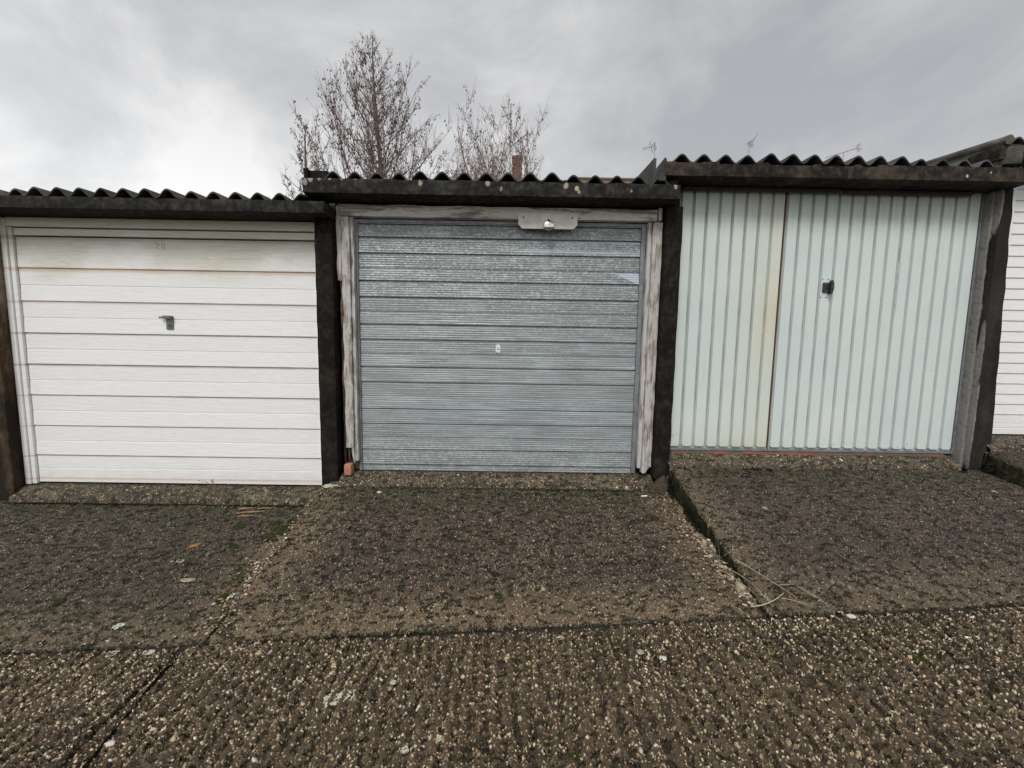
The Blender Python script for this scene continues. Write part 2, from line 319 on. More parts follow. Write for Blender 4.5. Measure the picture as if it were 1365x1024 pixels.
# exposed aggregate concrete ------------------------------------------------
def ground_mat(name, lane, apron_=False):
    g = G(name); x_, y_, z_ = g.xyz(); P = g.P
    flat = g.vec((1, 1, .0)) if not apron_ else g.vec((1, 1, 1))
    wv_ = g.scale(g.noisec(38, 3, flat), .016)
    Pf = g.add(flat, wv_)
    big = g.noise(.9, 4, .55, flat); mid = g.noise(5, 5, .6, flat); fine = g.noise(300, 3, .65, flat); med = g.noise(36, 4, .62, g.add(flat, (3, 7, 0))); grain = g.noise(130, 3, .7, flat)
    rid = g.math('SINE', g.math('ADD', g.math('MULTIPLY', x_, 2 * math.pi / .052), g.math('MULTIPLY', g.noise(4.0, 5, .6, flat), 12.0)))
    rid = g.math('MULTIPLY', g.math('ADD', rid, 1), .5)
    ridk = g.math('MULTIPLY', rid, g.step(g.noise(2.3, 3, .5, flat), .30, .52))
    pal = [(0, (.035, .029, .024)), (.20, (.085, .066, .050)), (.38, (.17, .122, .076)), (.52, (.30, .215, .125)), (.64, (.52, .39, .22)), (.74, (.70, .56, .34)), (.78, (.40, .18, .085)), (.82, (.76, .62, .37)), (.91, (.84, .72, .48)), (1.0, (.92, .88, .76))]
    lo, hi = ((.080, .050, .025), (.205, .134, .068)) if lane else ((.060, .039, .025), (.150, .100, .062))
    if apron_: lo, hi = (.045, .033, .023), (.125, .094, .064)
    col = g.mix(g.step(mid, .36, .66), lo, hi)
    col = g.mix(g.math('MULTIPLY', g.step(grain, .56, .40), .65), col, tuple(c * .35 for c in lo))
    col = g.mix(g.math('MULTIPLY', g.step(grain, .59, .70), .7), col, (.50, .40, .25))
    H = g.math('MULTIPLY', grain, .0030)
    H = g.math('ADD', H, g.math('MULTIPLY', mid, .008))
    H = g.math('ADD', H, g.math('MULTIPLY', ridk, .0072 if lane else .0016))
    stone = None; wearn = g.noise(2.6, 5, .62, g.add(flat, (2, 8, 0)))
    sizes = ((46, .80, .0046), (76, .85, .0036), (130, .85, .0024), (28, .16, .0050)) if lane else ((58, .55, .0036), (92, .85, .0030), (150, .95, .0020), (30, .08, .0040))
    for k, (sc, prob, hh) in enumerate(sizes):
        v = g.vor(sc, g.add(Pf, (k * 3.1, k * 1.7, 0))); cx_, cy_, cz_ = g.xyz(v.outputs['Color'])
        keep = g.math('LESS_THAN', cy_, g.math('MULTIPLY', prob, g.math('ADD', .10 if lane else .05, g.math('MULTIPLY', wearn, 1.9))))
        rad = g.math('ADD', .17, g.math('MULTIPLY', cz_, .31))
        dome = g.math('SUBTRACT', rad, g.math('ADD', v.outputs['Distance'], g.math('MULTIPLY', g.math('SUBTRACT', fine, .5), .16)))
        msk = g.math('MULTIPLY', g.step(dome, 0.0, .06), keep)
        bul = g.math('MULTIPLY', g.math('MULTIPLY', g.step(dome, -.02, .28), keep), hh)
        dull = .85 if not lane else 1.2
        sc_ = g.ramp(cx_, [(p, tuple(q * dull for q in c)) for p, c in pal])
        sc_ = g.mix(g.math('MULTIPLY', g.step(fine, .60, .35), .55), sc_, (.05, .04, .03))
        col = g.mix(msk, col, sc_); H = g.math('ADD', H, bul)
        if k == 0: cre = g.step(g.math('ADD', v.outputs['Distance'], g.math('MULTIPLY', g.math('SUBTRACT', fine, .5), .2)), .36, .56)
        if k == 1: cre = g.math('MAXIMUM', cre, g.math('MULTIPLY', g.step(v.outputs['Distance'], .40, .58), .8))
        stone = msk if stone is None else g.math('MAXIMUM', stone, msk)
    cre = g.math('MULTIPLY', g.math('MULTIPLY', cre, g.math('SUBTRACT', 1.0, g.math('MULTIPLY', stone, .9))), .72 if lane else .30)
    if not apron_: col = g.mix(cre, col, (.022, .016, .011)); H = g.math('SUBTRACT', H, g.math('MULTIPLY', cre, .0025))
    # hollows where the cement has worn out, packed with dirt and dead moss
    an = g.noise(33 if lane else 21, 4, .66, g.add(g.vec((1.0, 1.5, 1)), (8, 3, 0)))
    pit = g.step(g.math('SUBTRACT', g.math('ADD', an, g.math('MULTIPLY', g.math('SUBTRACT', rid, .5), -.115 if lane else 0.0)), g.math('MULTIPLY', stone, .05)), .525 if lane else .535, .60 if lane else .585)
    col = g.mix(g.math('MULTIPLY', pit, .95 if lane else .90), col, (.011, .008, .005) if lane else (.013, .010, .008))
    H = g.math('SUBTRACT', H, g.math('MULTIPLY', pit, .0055))
    if lane:
        col = g.mix(g.math('MULTIPLY', g.step(big, .60, .42), .25), col, (.17, .118, .066))
    elif not apron_:
        mx_ = g.math('MINIMUM', *[g.math('ABSOLUTE', g.math('SUBTRACT', x_, q)) for q in (-1.385, 1.2)])
        ed = g.math('MINIMUM', mx_, g.math('ABSOLUTE', g.math('ADD', y_, 1.3)))
        ed = g.step(g.math('ADD', ed, g.math('MULTIPLY', g.math('SUBTRACT', mid, .5), .5)), .34, .02)
        col = g.mix(g.math('MULTIPLY', g.math('SUBTRACT', 1.0, ed), .42), col, (.042, .028, .026))
        col = g.mix(g.math('MULTIPLY', ed, .36), col, (.27, .195, .115))
    if not lane and not apron_:    # the left drive has gone grey-green under algae
        lft_ = g.step(g.math('ADD', x_, g.math('MULTIPLY', g.math('SUBTRACT', mid, .5), .25)), -1.30, -1.46)
        col = g.mix(g.math('MULTIPLY', lft_, .24), col, (.058, .054, .042))
        rgt_ = g.step(x_, 1.19, 1.21); col = g.mix(g.math('MULTIPLY', rgt_, .32), col, (.052, .042, .041))
    ms = g.noise(11, 5, .7, g.add(flat, (5.3, 1.1, 0))); mo = g.step(g.math('SUBTRACT', ms, g.math('MULTIPLY', stone, .05)), .635 if lane else .60, .68 if lane else .66)
    if not lane:
        near = g.step(g.math('ADD', y_, g.math('MULTIPLY', mid, .35)), -.40, .02)
        mo = g.math('MAXIMUM', g.math('MULTIPLY', mo, .9), g.math('MULTIPLY', g.math('MULTIPLY', near, g.step(g.noise(26, 5, .7, flat), .46, .56)), .75))
        if apron_: mo = g.math('MULTIPLY', mo, .35)
        lg = g.step(g.math('ADD', x_, g.math('MULTIPLY', g.math('SUBTRACT', mid, .5), .8)), -1.25, -1.85)
        mo = g.math('MAXIMUM', mo, g.math('MULTIPLY', g.math('MULTIPLY', lg, g.step(g.noise(17, 5, .7, g.add(g.vec((1, 1.6, 0)), (9, 2, 0))), .515, .575)), .92))
    col = g.mix(mo, col, g.mix(g.step(fine, .4, .6), (.009, .012, .003), (.040, .052, .011)))
    if not apron_:          # dirt packed along the joints
        jd = g.math('ABSOLUTE', g.math('ADD', y_, 1.3))
        if lane: jd = g.math('MINIMUM', jd, g.math('ABSOLUTE', g.math('SUBTRACT', x_, g.math('SUBTRACT', -1.457, g.math('MULTIPLY', g.math('ADD', y_, 1.3), .165)))))
        jn = g.math('ADD', jd, g.math('MULTIPLY', g.math('SUBTRACT', g.noise(14, 4, .6, flat), .5), .012))
        jm = g.step(jn, .013, .006)
        col = g.mix(g.math('MULTIPLY', jm, .92), col, (.012, .009, .006)); H = g.math('SUBTRACT', H, g.math('MULTIPLY', jm, .007))
    geo = g.t.nodes.new('ShaderNodeNewGeometry'); nz_ = g.xyz(geo.outputs['True Normal'])[2]
    if not apron_:
        side = g.step(g.math('ABSOLUTE', nz_), .45, .2)
        col = g.mix(side, col, g.mix(g.step(g.noise(24, 5, .7), .42, .58), (.012, .010, .007), (.040, .040, .016)))
    lv = g.vor(5.5, Pf); lx, ly, lz_ = g.xyz(lv.outputs['Color'])
    ls = g.math('MULTIPLY', g.math('LESS_THAN', g.math('ADD', lv.outputs['Distance'], g.math('MULTIPLY', g.math('SUBTRACT', med, .5), .22)), g.math('MULTIPLY', lz_, .08)), g.math('LESS_THAN', lx, .28))
    col = g.mix(g.math('MULTIPLY', ls, .7), col, (.44, .43, .36))
    nm = g.bump(fine, .0014, .8)
    if apron_: nm = g.bump(H, 1.0, 1.0, nm)
    g.done(col, g.math('SUBTRACT', .80, g.math('MULTIPLY', stone, .46)), 0, nm, .45)
    if not apron_:
        d = g.t.nodes.new('ShaderNodeDisplacement'); g.put(d.inputs['Height'], H); d.inputs['Midlevel'].default_value = 0.008; d.inputs['Scale'].default_value = 1.7
        g.t.links.new(d.outputs[0], g.o.inputs['Displacement'])
        g.m.displacement_method = 'BOTH'
    return g.m
M['lane'] = ground_mat('exposed_aggregate_lane', True)
M['drive'] = ground_mat('exposed_aggregate_drive', False)
M['apron'] = ground_mat('mossy_cement_apron', False, True)
def gritm():
    g = G('mixed_grit'); geo = g.t.nodes.new('ShaderNodeNewGeometry'); r_ = geo.outputs['Random Per Island']
    col = g.ramp(r_, [(0, (.035, .028, .022)), (.35, (.11, .085, .06)), (.6, (.22, .17, .11)), (.8, (.38, .31, .21)), (.92, (.5, .44, .34)), (1, (.7, .68, .6))])
    return g.done(col, .6, normal=g.bump(g.noise(300, 3), .001))
M['grit'] = gritm()
M['litter'] = (lambda g: g.done(g.ramp(g.t.nodes.new('ShaderNodeNewGeometry').outputs['Random Per Island'], [(0, (.05, .028, .015)), (.4, (.14, .075, .035)), (.7, (.25, .15, .07)), (1, (.42, .32, .18))]), .8))(G('leaf_scraps'))
M['side'] = (lambda g: g.done(g.ramp(g.noise(24, 5, .7), [(.36, (.010, .009, .006)), (.52, (.030, .030, .013)), (.68, (.06, .05, .03))]), .95, normal=g.bump(g.noise(60, 4, .7), .012), spec=.2))(G('damp_mossy_slab_edge'))
M['soil'] = simple('dark_soil', (.015, .012, .009), (.04, .032, .022), 30, .95, 0, .01)

# ------------------------------------------------------------------ mesh helpers
def tag(o, label=None, cat=None, group=None, kind=None):
    if label: o['label'] = label
    if cat: o['category'] = cat
    if group: o['group'] = group
    if kind: o['kind'] = kind
    return o
def empty(name, loc, label, cat, group=None):
    o = bpy.data.objects.new(name, None); C.objects.link(o); o.location = loc; o.empty_display_size = .2
    bpy.context.view_layer.update()
    return tag(o, label, cat, group)
def link(name, me, mat, parent=None):
    o = bpy.data.objects.new(name, me); C.objects.link(o)
    if mat: me.materials.append(mat)
    if parent:
        o.parent = parent; p = parent; off = Vector((0, 0, 0))
        while p: off += p.location; p = p.parent
        if o.parent.type == 'EMPTY': o.location = -off
    return o
def fin(name, bm, mat, parent=None, smooth=False):
    me = bpy.data.meshes.new(name); bmesh.ops.recalc_face_normals(bm, faces=bm.faces)
    if smooth:
        for e in bm.edges:
            if len(e.link_faces) == 2 and e.calc_face_angle() > .62: e.smooth = False
    bm.to_mesh(me); bm.free()
    if smooth:
        for p in me.polygons: p.use_smooth = True
    return link(name, me, mat, parent)
def box(bm, x0, x1, y0, y1, z0, z1, bev=0.0, seg=2):
    vs = [bm.verts.new((x, y, z)) for x in (x0, x1) for y in (y0, y1) for z in (z0, z1)]
    fs = [(0, 1, 3, 2), (4, 6, 7, 5), (0, 4, 5, 1), (2, 3, 7, 6), (0, 2, 6, 4), (1, 5, 7, 3)]
    ff = [bm.faces.new([vs[i] for i in f]) for f in fs]
    if bev:
        ed = list({e for f in ff for e in f.edges})
        bmesh.ops.bevel(bm, geom=ed, offset=bev, segments=seg, affect='EDGES', profile=.6)
    return vs
def prism(bm, pts, y0, y1):                # outline in XZ pushed from y0 to y1
    a = [bm.verts.new((x, y0, z)) for x, z in pts]; b = [bm.verts.new((x, y1, z)) for x, z in pts]
    bm.faces.new(a); bm.faces.new(b[::-1]); n = len(pts)
    for i in range(n): bm.faces.new((a[i], a[(i + 1) % n], b[(i + 1) % n], b[i]))
def tube(bm, pts, rad, n=6, cap=True):
    rings = []
    for i, p in enumerate(pts):
        p = Vector(p); d = (Vector(pts[min(i + 1, len(pts) - 1)]) - Vector(pts[max(i - 1, 0)])).normalized()
        u = d.orthogonal().normalized(); v = d.cross(u); r = rad[i] if isinstance(rad, (list, tuple)) else rad
        rings.append([bm.verts.new(p + (u * math.cos(2 * math.pi * k / n) + v * math.sin(2 * math.pi * k / n)) * r) for k in range(n)])
    for a, b in zip(rings, rings[1:]):
        for k in range(n): bm.faces.new((a[k], a[(k + 1) % n], b[(k + 1) % n], b[k]))
    if cap: bm.faces.new(rings[0][::-1]); bm.faces.new(rings[-1])
def fn(x, y, z=0.0, s=0):                   # cheap smooth pseudo-noise
    return (math.sin(x * 1.7 + 1.3 * s + 1.9 * math.sin(y * 1.1 + z)) + math.sin(y * 2.3 + .7 * s + 1.7 * math.sin(z * 1.9 + x * .8)) + math.sin(z * 2.1 + s + 1.3 * math.sin(x * 1.4 + y))) / 3
def rough_box(bm, x0, x1, y0, y1, z0, z1, step, amp, freq=9, seed=0, round_=.006, chips=()):
    """a box cut into cells so that its faces and arrises can be uneven"""
    nx, ny, nz_ = (max(1, int(round(abs(b - a) / step))) for a, b in ((x0, x1), (y0, y1), (z0, z1)))
    V = {}
    def v(i, j, k):
        if (i, j, k) in V: return V[i, j, k]
        p = Vector((x0 + (x1 - x0) * i / nx, y0 + (y1 - y0) * j / ny, z0 + (z1 - z0) * k / nz_))
        ex = (i in (0, nx)) + (j in (0, ny)) + (k in (0, nz_))
        c = Vector(((x0 + x1) / 2, (y0 + y1) / 2, (z0 + z1) / 2))
        q = p * freq
        n = Vector((fn(q.y, q.z, q.x, seed), fn(q.z, q.x, q.y, seed + 1), fn(q.x, q.y, q.z, seed + 2))) * amp
        n += Vector((fn(q.y * 3, q.z * 3, q.x * 3, seed), fn(q.z * 3, q.x * 3, q.y * 3, seed + 1), fn(q.x * 3, q.y * 3, q.z * 3, seed + 2))) * amp * .5
        if ex >= 2:
            for a in range(3):
                lo, hi, cur = ((x0, x1, i), (y0, y1, j), (z0, z1, k))[a][0:3]
                m_ = (nx, ny, nz_)[a]
                if cur == 0: n[a] += round_ * (1 + fn(q.x, q.y, q.z, seed + 5))
                elif cur == m_: n[a] -= round_ * (1 + fn(q.x, q.y, q.z, seed + 6))
        for (ca, cb, dz) in chips:          # bites out of the top front arris between two x values
            if ca < p.x < cb and k == nz_: n.z -= dz * (1 + .5 * fn(q.x * 2, 0, 0, seed)); n.y += .004 if j == 0 else 0
        V[i, j, k] = bm.verts.new(p + n); return V[i, j, k]
    def quad(a, b, c, d): bm.faces.new((v(*a), v(*b), v(*c), v(*d)))
    for i in range(nx):
        for j in range(ny):
            for k in (0, nz_): quad((i, j, k), (i + 1, j, k), (i + 1, j + 1, k), (i, j + 1, k))
    for i in range(nx):
        for k in range(nz_):
            for j in (0, ny): quad((i, j, k), (i + 1, j, k), (i + 1, j, k + 1), (i, j, k + 1))
    for j in range(ny):
        for k in range(nz_):
            for i in (0, nx): quad((i, j, k), (i, j + 1, k), (i, j + 1, k + 1), (i, j, k + 1))
def lump(bm, c, r, sq=(1, 1, 1), sub=2, amp=.25, seed=0, fr=2.0):
    g_ = bmesh.ops.create_icosphere(bm, subdivisions=sub, radius=1)
    for v in g_['verts']:
        p = v.co.copy(); k = 1 + amp * fn(p.x * fr + seed, p.y * fr, p.z * fr, seed) + amp * .5 * fn(p.x * fr * 2.7, p.y * fr * 2.7 + seed, p.z * fr * 2.7, seed)
        v.co = Vector((p.x * sq[0], p.y * sq[1], p.z * sq[2])) * r * k + Vector(c)

# ------------------------------------------------------------------ ground levels
XB = (-6.2, -3.78, -1.385, 1.20, 3.56, 6.0)               # joints between the drives
ZBACK = (-.36, -.205, -.055, .125, .285)                  # top of each drive at the foot of its apron
def lane_z(x, y): return -.283 + .063 * x + (.05 * (y + 1.3) if y > -6 else -.235)
def drive_z(k, x, y):
    t = min(1, max(0, (y + .13) / -1.17)); return ZBACK[k] + (lane_z(x, -1.3) - ZBACK[k]) * t + (.040 * (1 - t) * math.exp(-max(0, 1.2 - x) / .05) if k == 2 else 0)
def gz(x, y):
    if y < -1.3: return lane_z(x, y)
    for k in range(5):
        if XB[k] <= x < XB[k + 1]: return drive_z(k, x, y)
    return lane_z(x, y)

def grid_obj(name, xs, ys, zf, mat, skirt=.0, edge=.0, seed=0, shear=(0, 0)):
    nx, ny = len(xs), len(ys)
    X, Y = np.meshgrid(np.array(xs), np.array(ys)); u = (X - xs[0]) / (xs[-1] - xs[0])
    X = X + (-1.3 - Y) * (shear[0] * (1 - u) + shear[1] * u); Z = zf(X, Y)
    Z = Z + .004 * np.sin(X * 3.1 + seed + np.sin(Y * 2.3)) + .003 * np.sin(Y * 5.7 + X * 1.3 + seed)
    if edge:
        # crumbled arris: edge rows sink and wander
        wob = edge * (np.sin(Y * 23 + seed) + np.sin(Y * 61 + 2 * seed) + .7 * np.sin(Y * 140 + seed)) / 2.7
        dl = np.abs(X - xs[0]); dr = np.abs(X - xs[-1])
        X = X + wob * np.exp(-dl / .02) + wob[:, ::-1] * np.exp(-dr / .02)
        de = np.minimum(np.minimum(dl, dr), np.minimum(np.abs(Y - ys[0]), np.abs(Y - ys[-1])))
        Z = Z - .026 * np.exp(-de / .007)
        wy = edge * .5 * (np.sin(X * 19 + seed) + np.sin(X * 53)) / 2
        Y = Y + wy * np.exp(-np.abs(Y - ys[0]) / .02)
    co = np.stack([X, Y, Z], -1).reshape(-1, 3).astype(np.float32)
    idx = np.arange(nx * ny).reshape(ny, nx)
    q = np.stack([idx[:-1, :-1], idx[:-1, 1:], idx[1:, 1:], idx[1:, :-1]], -1).reshape(-1, 4)
    if skirt:
        loop = np.concatenate([idx[0, :], idx[1:, -1], idx[-1, -2::-1], idx[-2:0:-1, 0]])
        n0 = len(co); prev = loop
        for s_ in (.25, .6, 1.0):
            low_ = co[loop].copy(); low_[:, 2] -= skirt * s_
            low_[:, 0] += .003 * np.sin(low_[:, 1] * 14 + s_ * 3); st = len(co)
            co = np.concatenate([co, low_]); cur = np.arange(st, st + len(loop))
            q = np.concatenate([q, np.stack([prev, cur, np.roll(cur, -1), np.roll(prev, -1)], -1)]); prev = cur
    me = bpy.data.meshes.new(name); me.vertices.add(len(co)); me.vertices.foreach_set('co', co.ravel())
    me.loops.add(q.size); me.loops.foreach_set('vertex_index', q.ravel().astype(np.int32))
    me.polygons.add(len(q)); me.polygons.foreach_set('loop_start', np.arange(0, q.size, 4, dtype=np.int32))
    me.polygons.foreach_set('loop_total', np.full(len(q), 4, dtype=np.int32))
    me.update(calc_edges=True); me.validate()
    me.polygons.foreach_set('use_smooth', np.ones(len(me.polygons), dtype=bool))
    o = link(name, me, mat); me.materials.append(M['side'])
    mi = np.zeros(len(me.polygons), dtype=np.int32); mi[(nx - 1) * (ny - 1):] = 1; me.polygons.foreach_set('material_index', mi)
    return tag(o, kind='structure')
def rng(a, b, s): return list(np.linspace(a, b, max(2, int(round(abs(b - a) / s)) + 1)))
GAP = .005
STEP = .0040
def dz(k):
    zb = ZBACK[k]
    return lambda X, Y: zb + ((-.283 + .063 * X) - zb) * np.clip((Y + .13) / -1.17, 0, 1) + (.040 * (1 - np.clip((Y + .13) / -1.17, 0, 1)) * np.exp(-np.maximum(0, 1.2 - X) / .05) if k == 2 else 0)
lz = lambda X, Y: -.283 + .063 * X + .05 * (np.clip(Y, -6, 9) + 1.3)
for k in range(5):
    st = STEP if k in (1, 2, 3) else (.006 if k == 4 else .02)
    grid_obj('driveway', rng(XB[k] + GAP, XB[k + 1] - GAP, st), rng(-1.3 + .008, -.10, st), dz(k), M['drive'], .30, .007, k * 1.7)
grid_obj('lane', rng(-2.75, -1.468, STEP), rng(-2.15, -1.3 - .008, STEP), lz, M['lane'], .15, .012, 2.0, (0, .165))
grid_obj('lane', rng(-1.446, 2.85, STEP), rng(-2.15, -1.3 - .008, STEP), lz, M['lane'], .15, .012, 5.0, (.165, 0))
grid_obj('lane', rng(-9, -2.76, .03), rng(-9, -1.3 - GAP, .03), lz, M['lane'], .15, .0, 2.0)
grid_obj('lane', rng(2.86, 9, .03), rng(-9, -1.3 - GAP, .03), lz, M['lane'], .15, .0, 5.0)
grid_obj('lane', rng(-2.75, 2.85, .03), rng(-9, -2.16, .03), lz, M['lane'], .15, .0, 5.0)
bm = bmesh.new(); S = 500
vs = [bm.verts.new(p) for p in ((-S, -S, -.96), (S, -S, -.96), (S, S, -.96), (-S, S, -.96))]; bm.faces.new(vs)
tag(fin('ground', bm, simple('rough_winter_grass', (.030, .030, .012), (.085, .080, .038), 3, .95, 0, .02)), kind='structure')
# packed soil in the joints
bm = bmesh.new(); box(bm, -8.9, 8.9, -8.9, -.05, -1.15, -1.1)
for k in range(5):
    xs = (XB[k] - .03, XB[k + 1] + .03)
for xj, k in ((XB[1], 0), (XB[2], 1), (XB[3], 2), (XB[4], 3)):
    n = 30
    for i in range(n):
        ya, yb = -.12 - 1.2 * i / n, -.12 - 1.2 * (i + 1) / n
        za, zb_ = drive_z(k, xj - .01, ya) - .026, drive_z(k, xj - .01, yb) - .026
        bm.faces.new([bm.verts.new(p) for p in ((xj - .02, ya, za), (xj + .008, ya, za), (xj + .008, yb, zb_), (xj - .02, yb, zb_))])
for (xa, xb) in ((-8.9, 8.9),):
    bm.faces.new([bm.verts.new(p) for p in ((xa, -1.32, lane_z(xa, -1.3) - .026), (xb, -1.32, lane_z(xb, -1.3) - .026), (xb, -1.28, lane_z(xb, -1.3) - .026), (xa, -1.28, lane_z(xa, -1.3) - .026))])
bm.faces.new([bm.verts.new(p) for p in ((-1.34, -2.1, lane_z(-1.3, -2.1) - .026), (-1.30, -2.1, lane_z(-1.3, -2.1) - .026), (-1.43, -1.3, lane_z(-1.44, -1.3) - .026), (-1.48, -1.3, lane_z(-1.44, -1.3) - .026))])
tag(fin('joint_soil', bm, M['soil']), kind='structure')

# ------------------------------------------------------------------ garages
def corrugated(bm, x0, x1, y0, y1, z, rise, pitch=.147, amp=.026, phase=0, th=.011, sag=0):
    n = int((x1 - x0) / pitch * 14); m = 14
    top = []; bot = []
    for j in range(m + 1):
        y = y0 + (y1 - y0) * j / m; zz = z + rise * (y - y0) ; a = []; b = []
        for i in range(n + 1):
            x = x0 + (x1 - x0) * i / n; ph = 2 * math.pi * (x - x0) / pitch + phase
            s = math.cos(ph); s = s if s < 0 else s ** .9
            h = amp * (1 + s) + .004 * fn(x * 1.5, y) 
            sh_ = int((x - x0 + .4) / 1.03); h += .007 * (sh_ % 2); yy = y + ((.006 * fn(x * 3.1, 0, 0, 3) - .018 * (sh_ % 2)) if j == 0 else 0)
            a.append(bm.verts.new((x, yy, zz + h + th))); b.append(bm.verts.new((x, yy, zz + h)))
        top.append(a); bot.append(b)
    for j in range(m):
        for i in range(n):
            bm.faces.new((top[j][i], top[j][i + 1], top[j + 1][i + 1], top[j + 1][i])); bm.faces.new((bot[j][i], bot[j + 1][i], bot[j + 1][i + 1], bot[j][i + 1]))
    for i in range(n):
        for j in (0, m): bm.faces.new((top[j][i], bot[j][i], bot[j][i + 1], top[j][i + 1]))
    for j in range(m):
        for i in (0, n): bm.faces.new((top[j][i], top[j + 1][i], bot[j + 1][i], bot[j][i]))
RISE = .055
def shell(root, x0, x1, zs, zt, beam, xb0, xb1, zb0, zb1, chips=(), seed=0, phase=0, rx0=None, rx1=None):
    """walls, eaves beam, roof and cement apron shared by every garage in the row"""
    bm = bmesh.new()
    for xa in (x0, x1 - .05):
        yz = ((.06, zs - .5), (5.0, zs - .5), (5.0, zt - .02 + RISE * 5.2), (.06, zt - .02 + RISE * .26))
        a = [bm.verts.new((xa, y, z)) for y, z in yz]; b = [bm.verts.new((xa + .05, y, z)) for y, z in yz]
        bm.faces.new(a); bm.faces.new(b[::-1])
        for i in range(4): j = (i + 1) % 4; bm.faces.new((a[i], a[j], b[j], b[i]))
    box(bm, x0 + .052, x1 - .052, 4.94, 4.99, zs - .5, zt + .02 + RISE * 5.1)
    fin('wall', bm, M['wall'], root)
    bm = bmesh.new(); box(bm, x0 + .06, x1 - .06, .02, .055, zt - .20, zt + .012); fin('head_panel', bm, M['dark_steel'], root)
    bm = bmesh.new(); rough_box(bm, xb0, xb1, -.22, -.012, zb0, zb1, .016, .0011, 14, seed, .0022, chips)
    fin('eaves_beam', bm, beam, root, True)
    bm = bmesh.new(); corrugated(bm, rx0 if rx0 is not None else xb0 + .02, rx1 if rx1 is not None else xb1 - .01, -.205, 5.1, zb1 - .012, RISE, phase=phase)
    fin('roof', bm, M['roof'], root, True)
    bm = bmesh.new(); rr = random.Random(seed + 100)
    for i in range(90):
        xm = rr.uniform(xb0 + .05, xb1 - .05)
        if fn(xm * 3, seed) < -.1: continue
        lump(bm, (xm, -.20 + rr.uniform(0, .03), zb1 + rr.uniform(-.002, .004)), rr.uniform(.004, .011), (1.5, 1, .7), 1, .3, i, 3)
    mo_ = fin('moss_crumbs', bm, M['moss_dark'], root); mo_['kind'] = 'stuff'
    bm = bmesh.new(); box(bm, x0 + .06, x1 - .06, .06, 4.9, zs - .3, zs - .02); fin('floor_slab', bm, M['apron'], root)
def apron(root, x0, x1, zs, seed, depth=.13, mat='apron'):
    bm = bmesh.new(); nx = int((x1 - x0) / .014); prof = ((.10, -.005), (.0, -.006), (-.025, -.010), (-.05, -.020), (-.075, -.034), (-.10, -.050), (-.12, -.066), (-.132, -.084), (-.14, -.16)); rows = []
    for i in range(nx + 1):
        x = x0 + (x1 - x0) * i / nx; r_ = []
        for j, (y, z) in enumerate(prof):
            w_ = .010 * fn(x * 6, j * .4, 0, seed) + .006 * fn(x * 21, j, 0, seed) + .006 * fn(x * 55, j * 2, 0, seed)
            r_.append(bm.verts.new((x, y * depth / .14 + (w_ if j > 2 else 0), zs + z + (w_ * .5 if 1 < j < 6 else 0))))
        rows.append(r_)
    for a, b in zip(rows, rows[1:]):
        for j in range(len(prof) - 1): bm.faces.new((a[j], b[j], b[j + 1], a[j + 1]))
    return fin('apron', bm, M[mat], root, True)
def hdoor(x0, x1, prof, mat, root, name='door'):
    """sheet with horizontal folds: prof is a list of (z, depth)"""
    bm = bmesh.new(); a = [bm.verts.new((x0, y, z)) for z, y in prof]; b = [bm.verts.new((x1, y, z)) for z, y in prof]
    for i in range(len(prof) - 1): bm.faces.new((a[i], b[i], b[i + 1], a[i + 1]))
    c = [bm.verts.new((x0, .035, prof[0][0])), bm.verts.new((x1, .035, prof[0][0])), bm.verts.new((x1, .035, prof[-1][0])), bm.verts.new((x0, .035, prof[-1][0]))]
    bm.faces.new(c); bm.faces.new([*a, c[3], c[0]]); bm.faces.new([*b, c[2], c[1]]); bm.faces.new((a[0], b[0], c[1], c[0])); bm.faces.new((a[-1], b[-1], c[2], c[3]))
    return fin(name, bm, M[mat] if isinstance(mat, str) else mat, root)
def folds(zt, zb, deep, shallow, wd=.008, dd=.013, ws=.004, ds=.004, lip=.004):
    p = [(zt, 0)]
    ev = sorted([(z, 1) for z in deep] + [(z, 0) for z in shallow], reverse=True)
    for z, d in ev:
        if d: p += [(z + wd * .5, -lip), (z + wd * .5 - .001, dd), (z - wd * .5, dd), (z - wd * .9, 0)]
        else: p += [(z + ws, 0), (z, ds), (z - ws * .2, ds), (z - ws, 0)]
    p += [(zb, 0)]; return p

# --- left garage: white door
gl = empty('garage', (-2.55, 0, -.205), 'leftmost garage with white wood-grain panelled door and grey lever handle', 'garage', 'row of lock-up garages')
shell(gl, -3.78, -1.37, -.105, 1.96, M['beam'], -3.92, -1.262, 1.872, 1.952, seed=1, phase=.9, rx1=-1.40)
apron(gl, -3.7, -1.33, -.105, 3)
LG = [1.515, 1.276, 1.043, .811, .579, .345, .116]
rust = (.33, .19, .11); dark = (.10, .07, .06)
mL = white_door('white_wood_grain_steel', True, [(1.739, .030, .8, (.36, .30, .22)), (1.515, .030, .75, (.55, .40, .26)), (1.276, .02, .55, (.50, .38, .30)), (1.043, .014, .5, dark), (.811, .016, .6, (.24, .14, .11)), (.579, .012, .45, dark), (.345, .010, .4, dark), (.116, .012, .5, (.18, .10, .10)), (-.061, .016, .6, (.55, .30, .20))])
sh = [(a + b) / 2 - .004 for a, b in zip(LG, LG[1:])] + [.012]
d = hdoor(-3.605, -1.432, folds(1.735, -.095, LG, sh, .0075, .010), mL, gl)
bm = bmesh.new()
box(bm, -3.68, -3.642, -.03, .03, -.107, 1.86, .004); box(bm, -3.640, -3.609, -.018, .03, -.105, 1.80, .003)
box(bm, -1.429, -1.395, -.026, .03, -.103, 1.80, .004)
box(bm, -3.641, -1.40, -.024, .03, 1.803, 1.868, .004); box(bm, -3.606, -1.431, -.010, .03, 1.745, 1.795, .003)
fin('door_frame', bm, mL, gl)
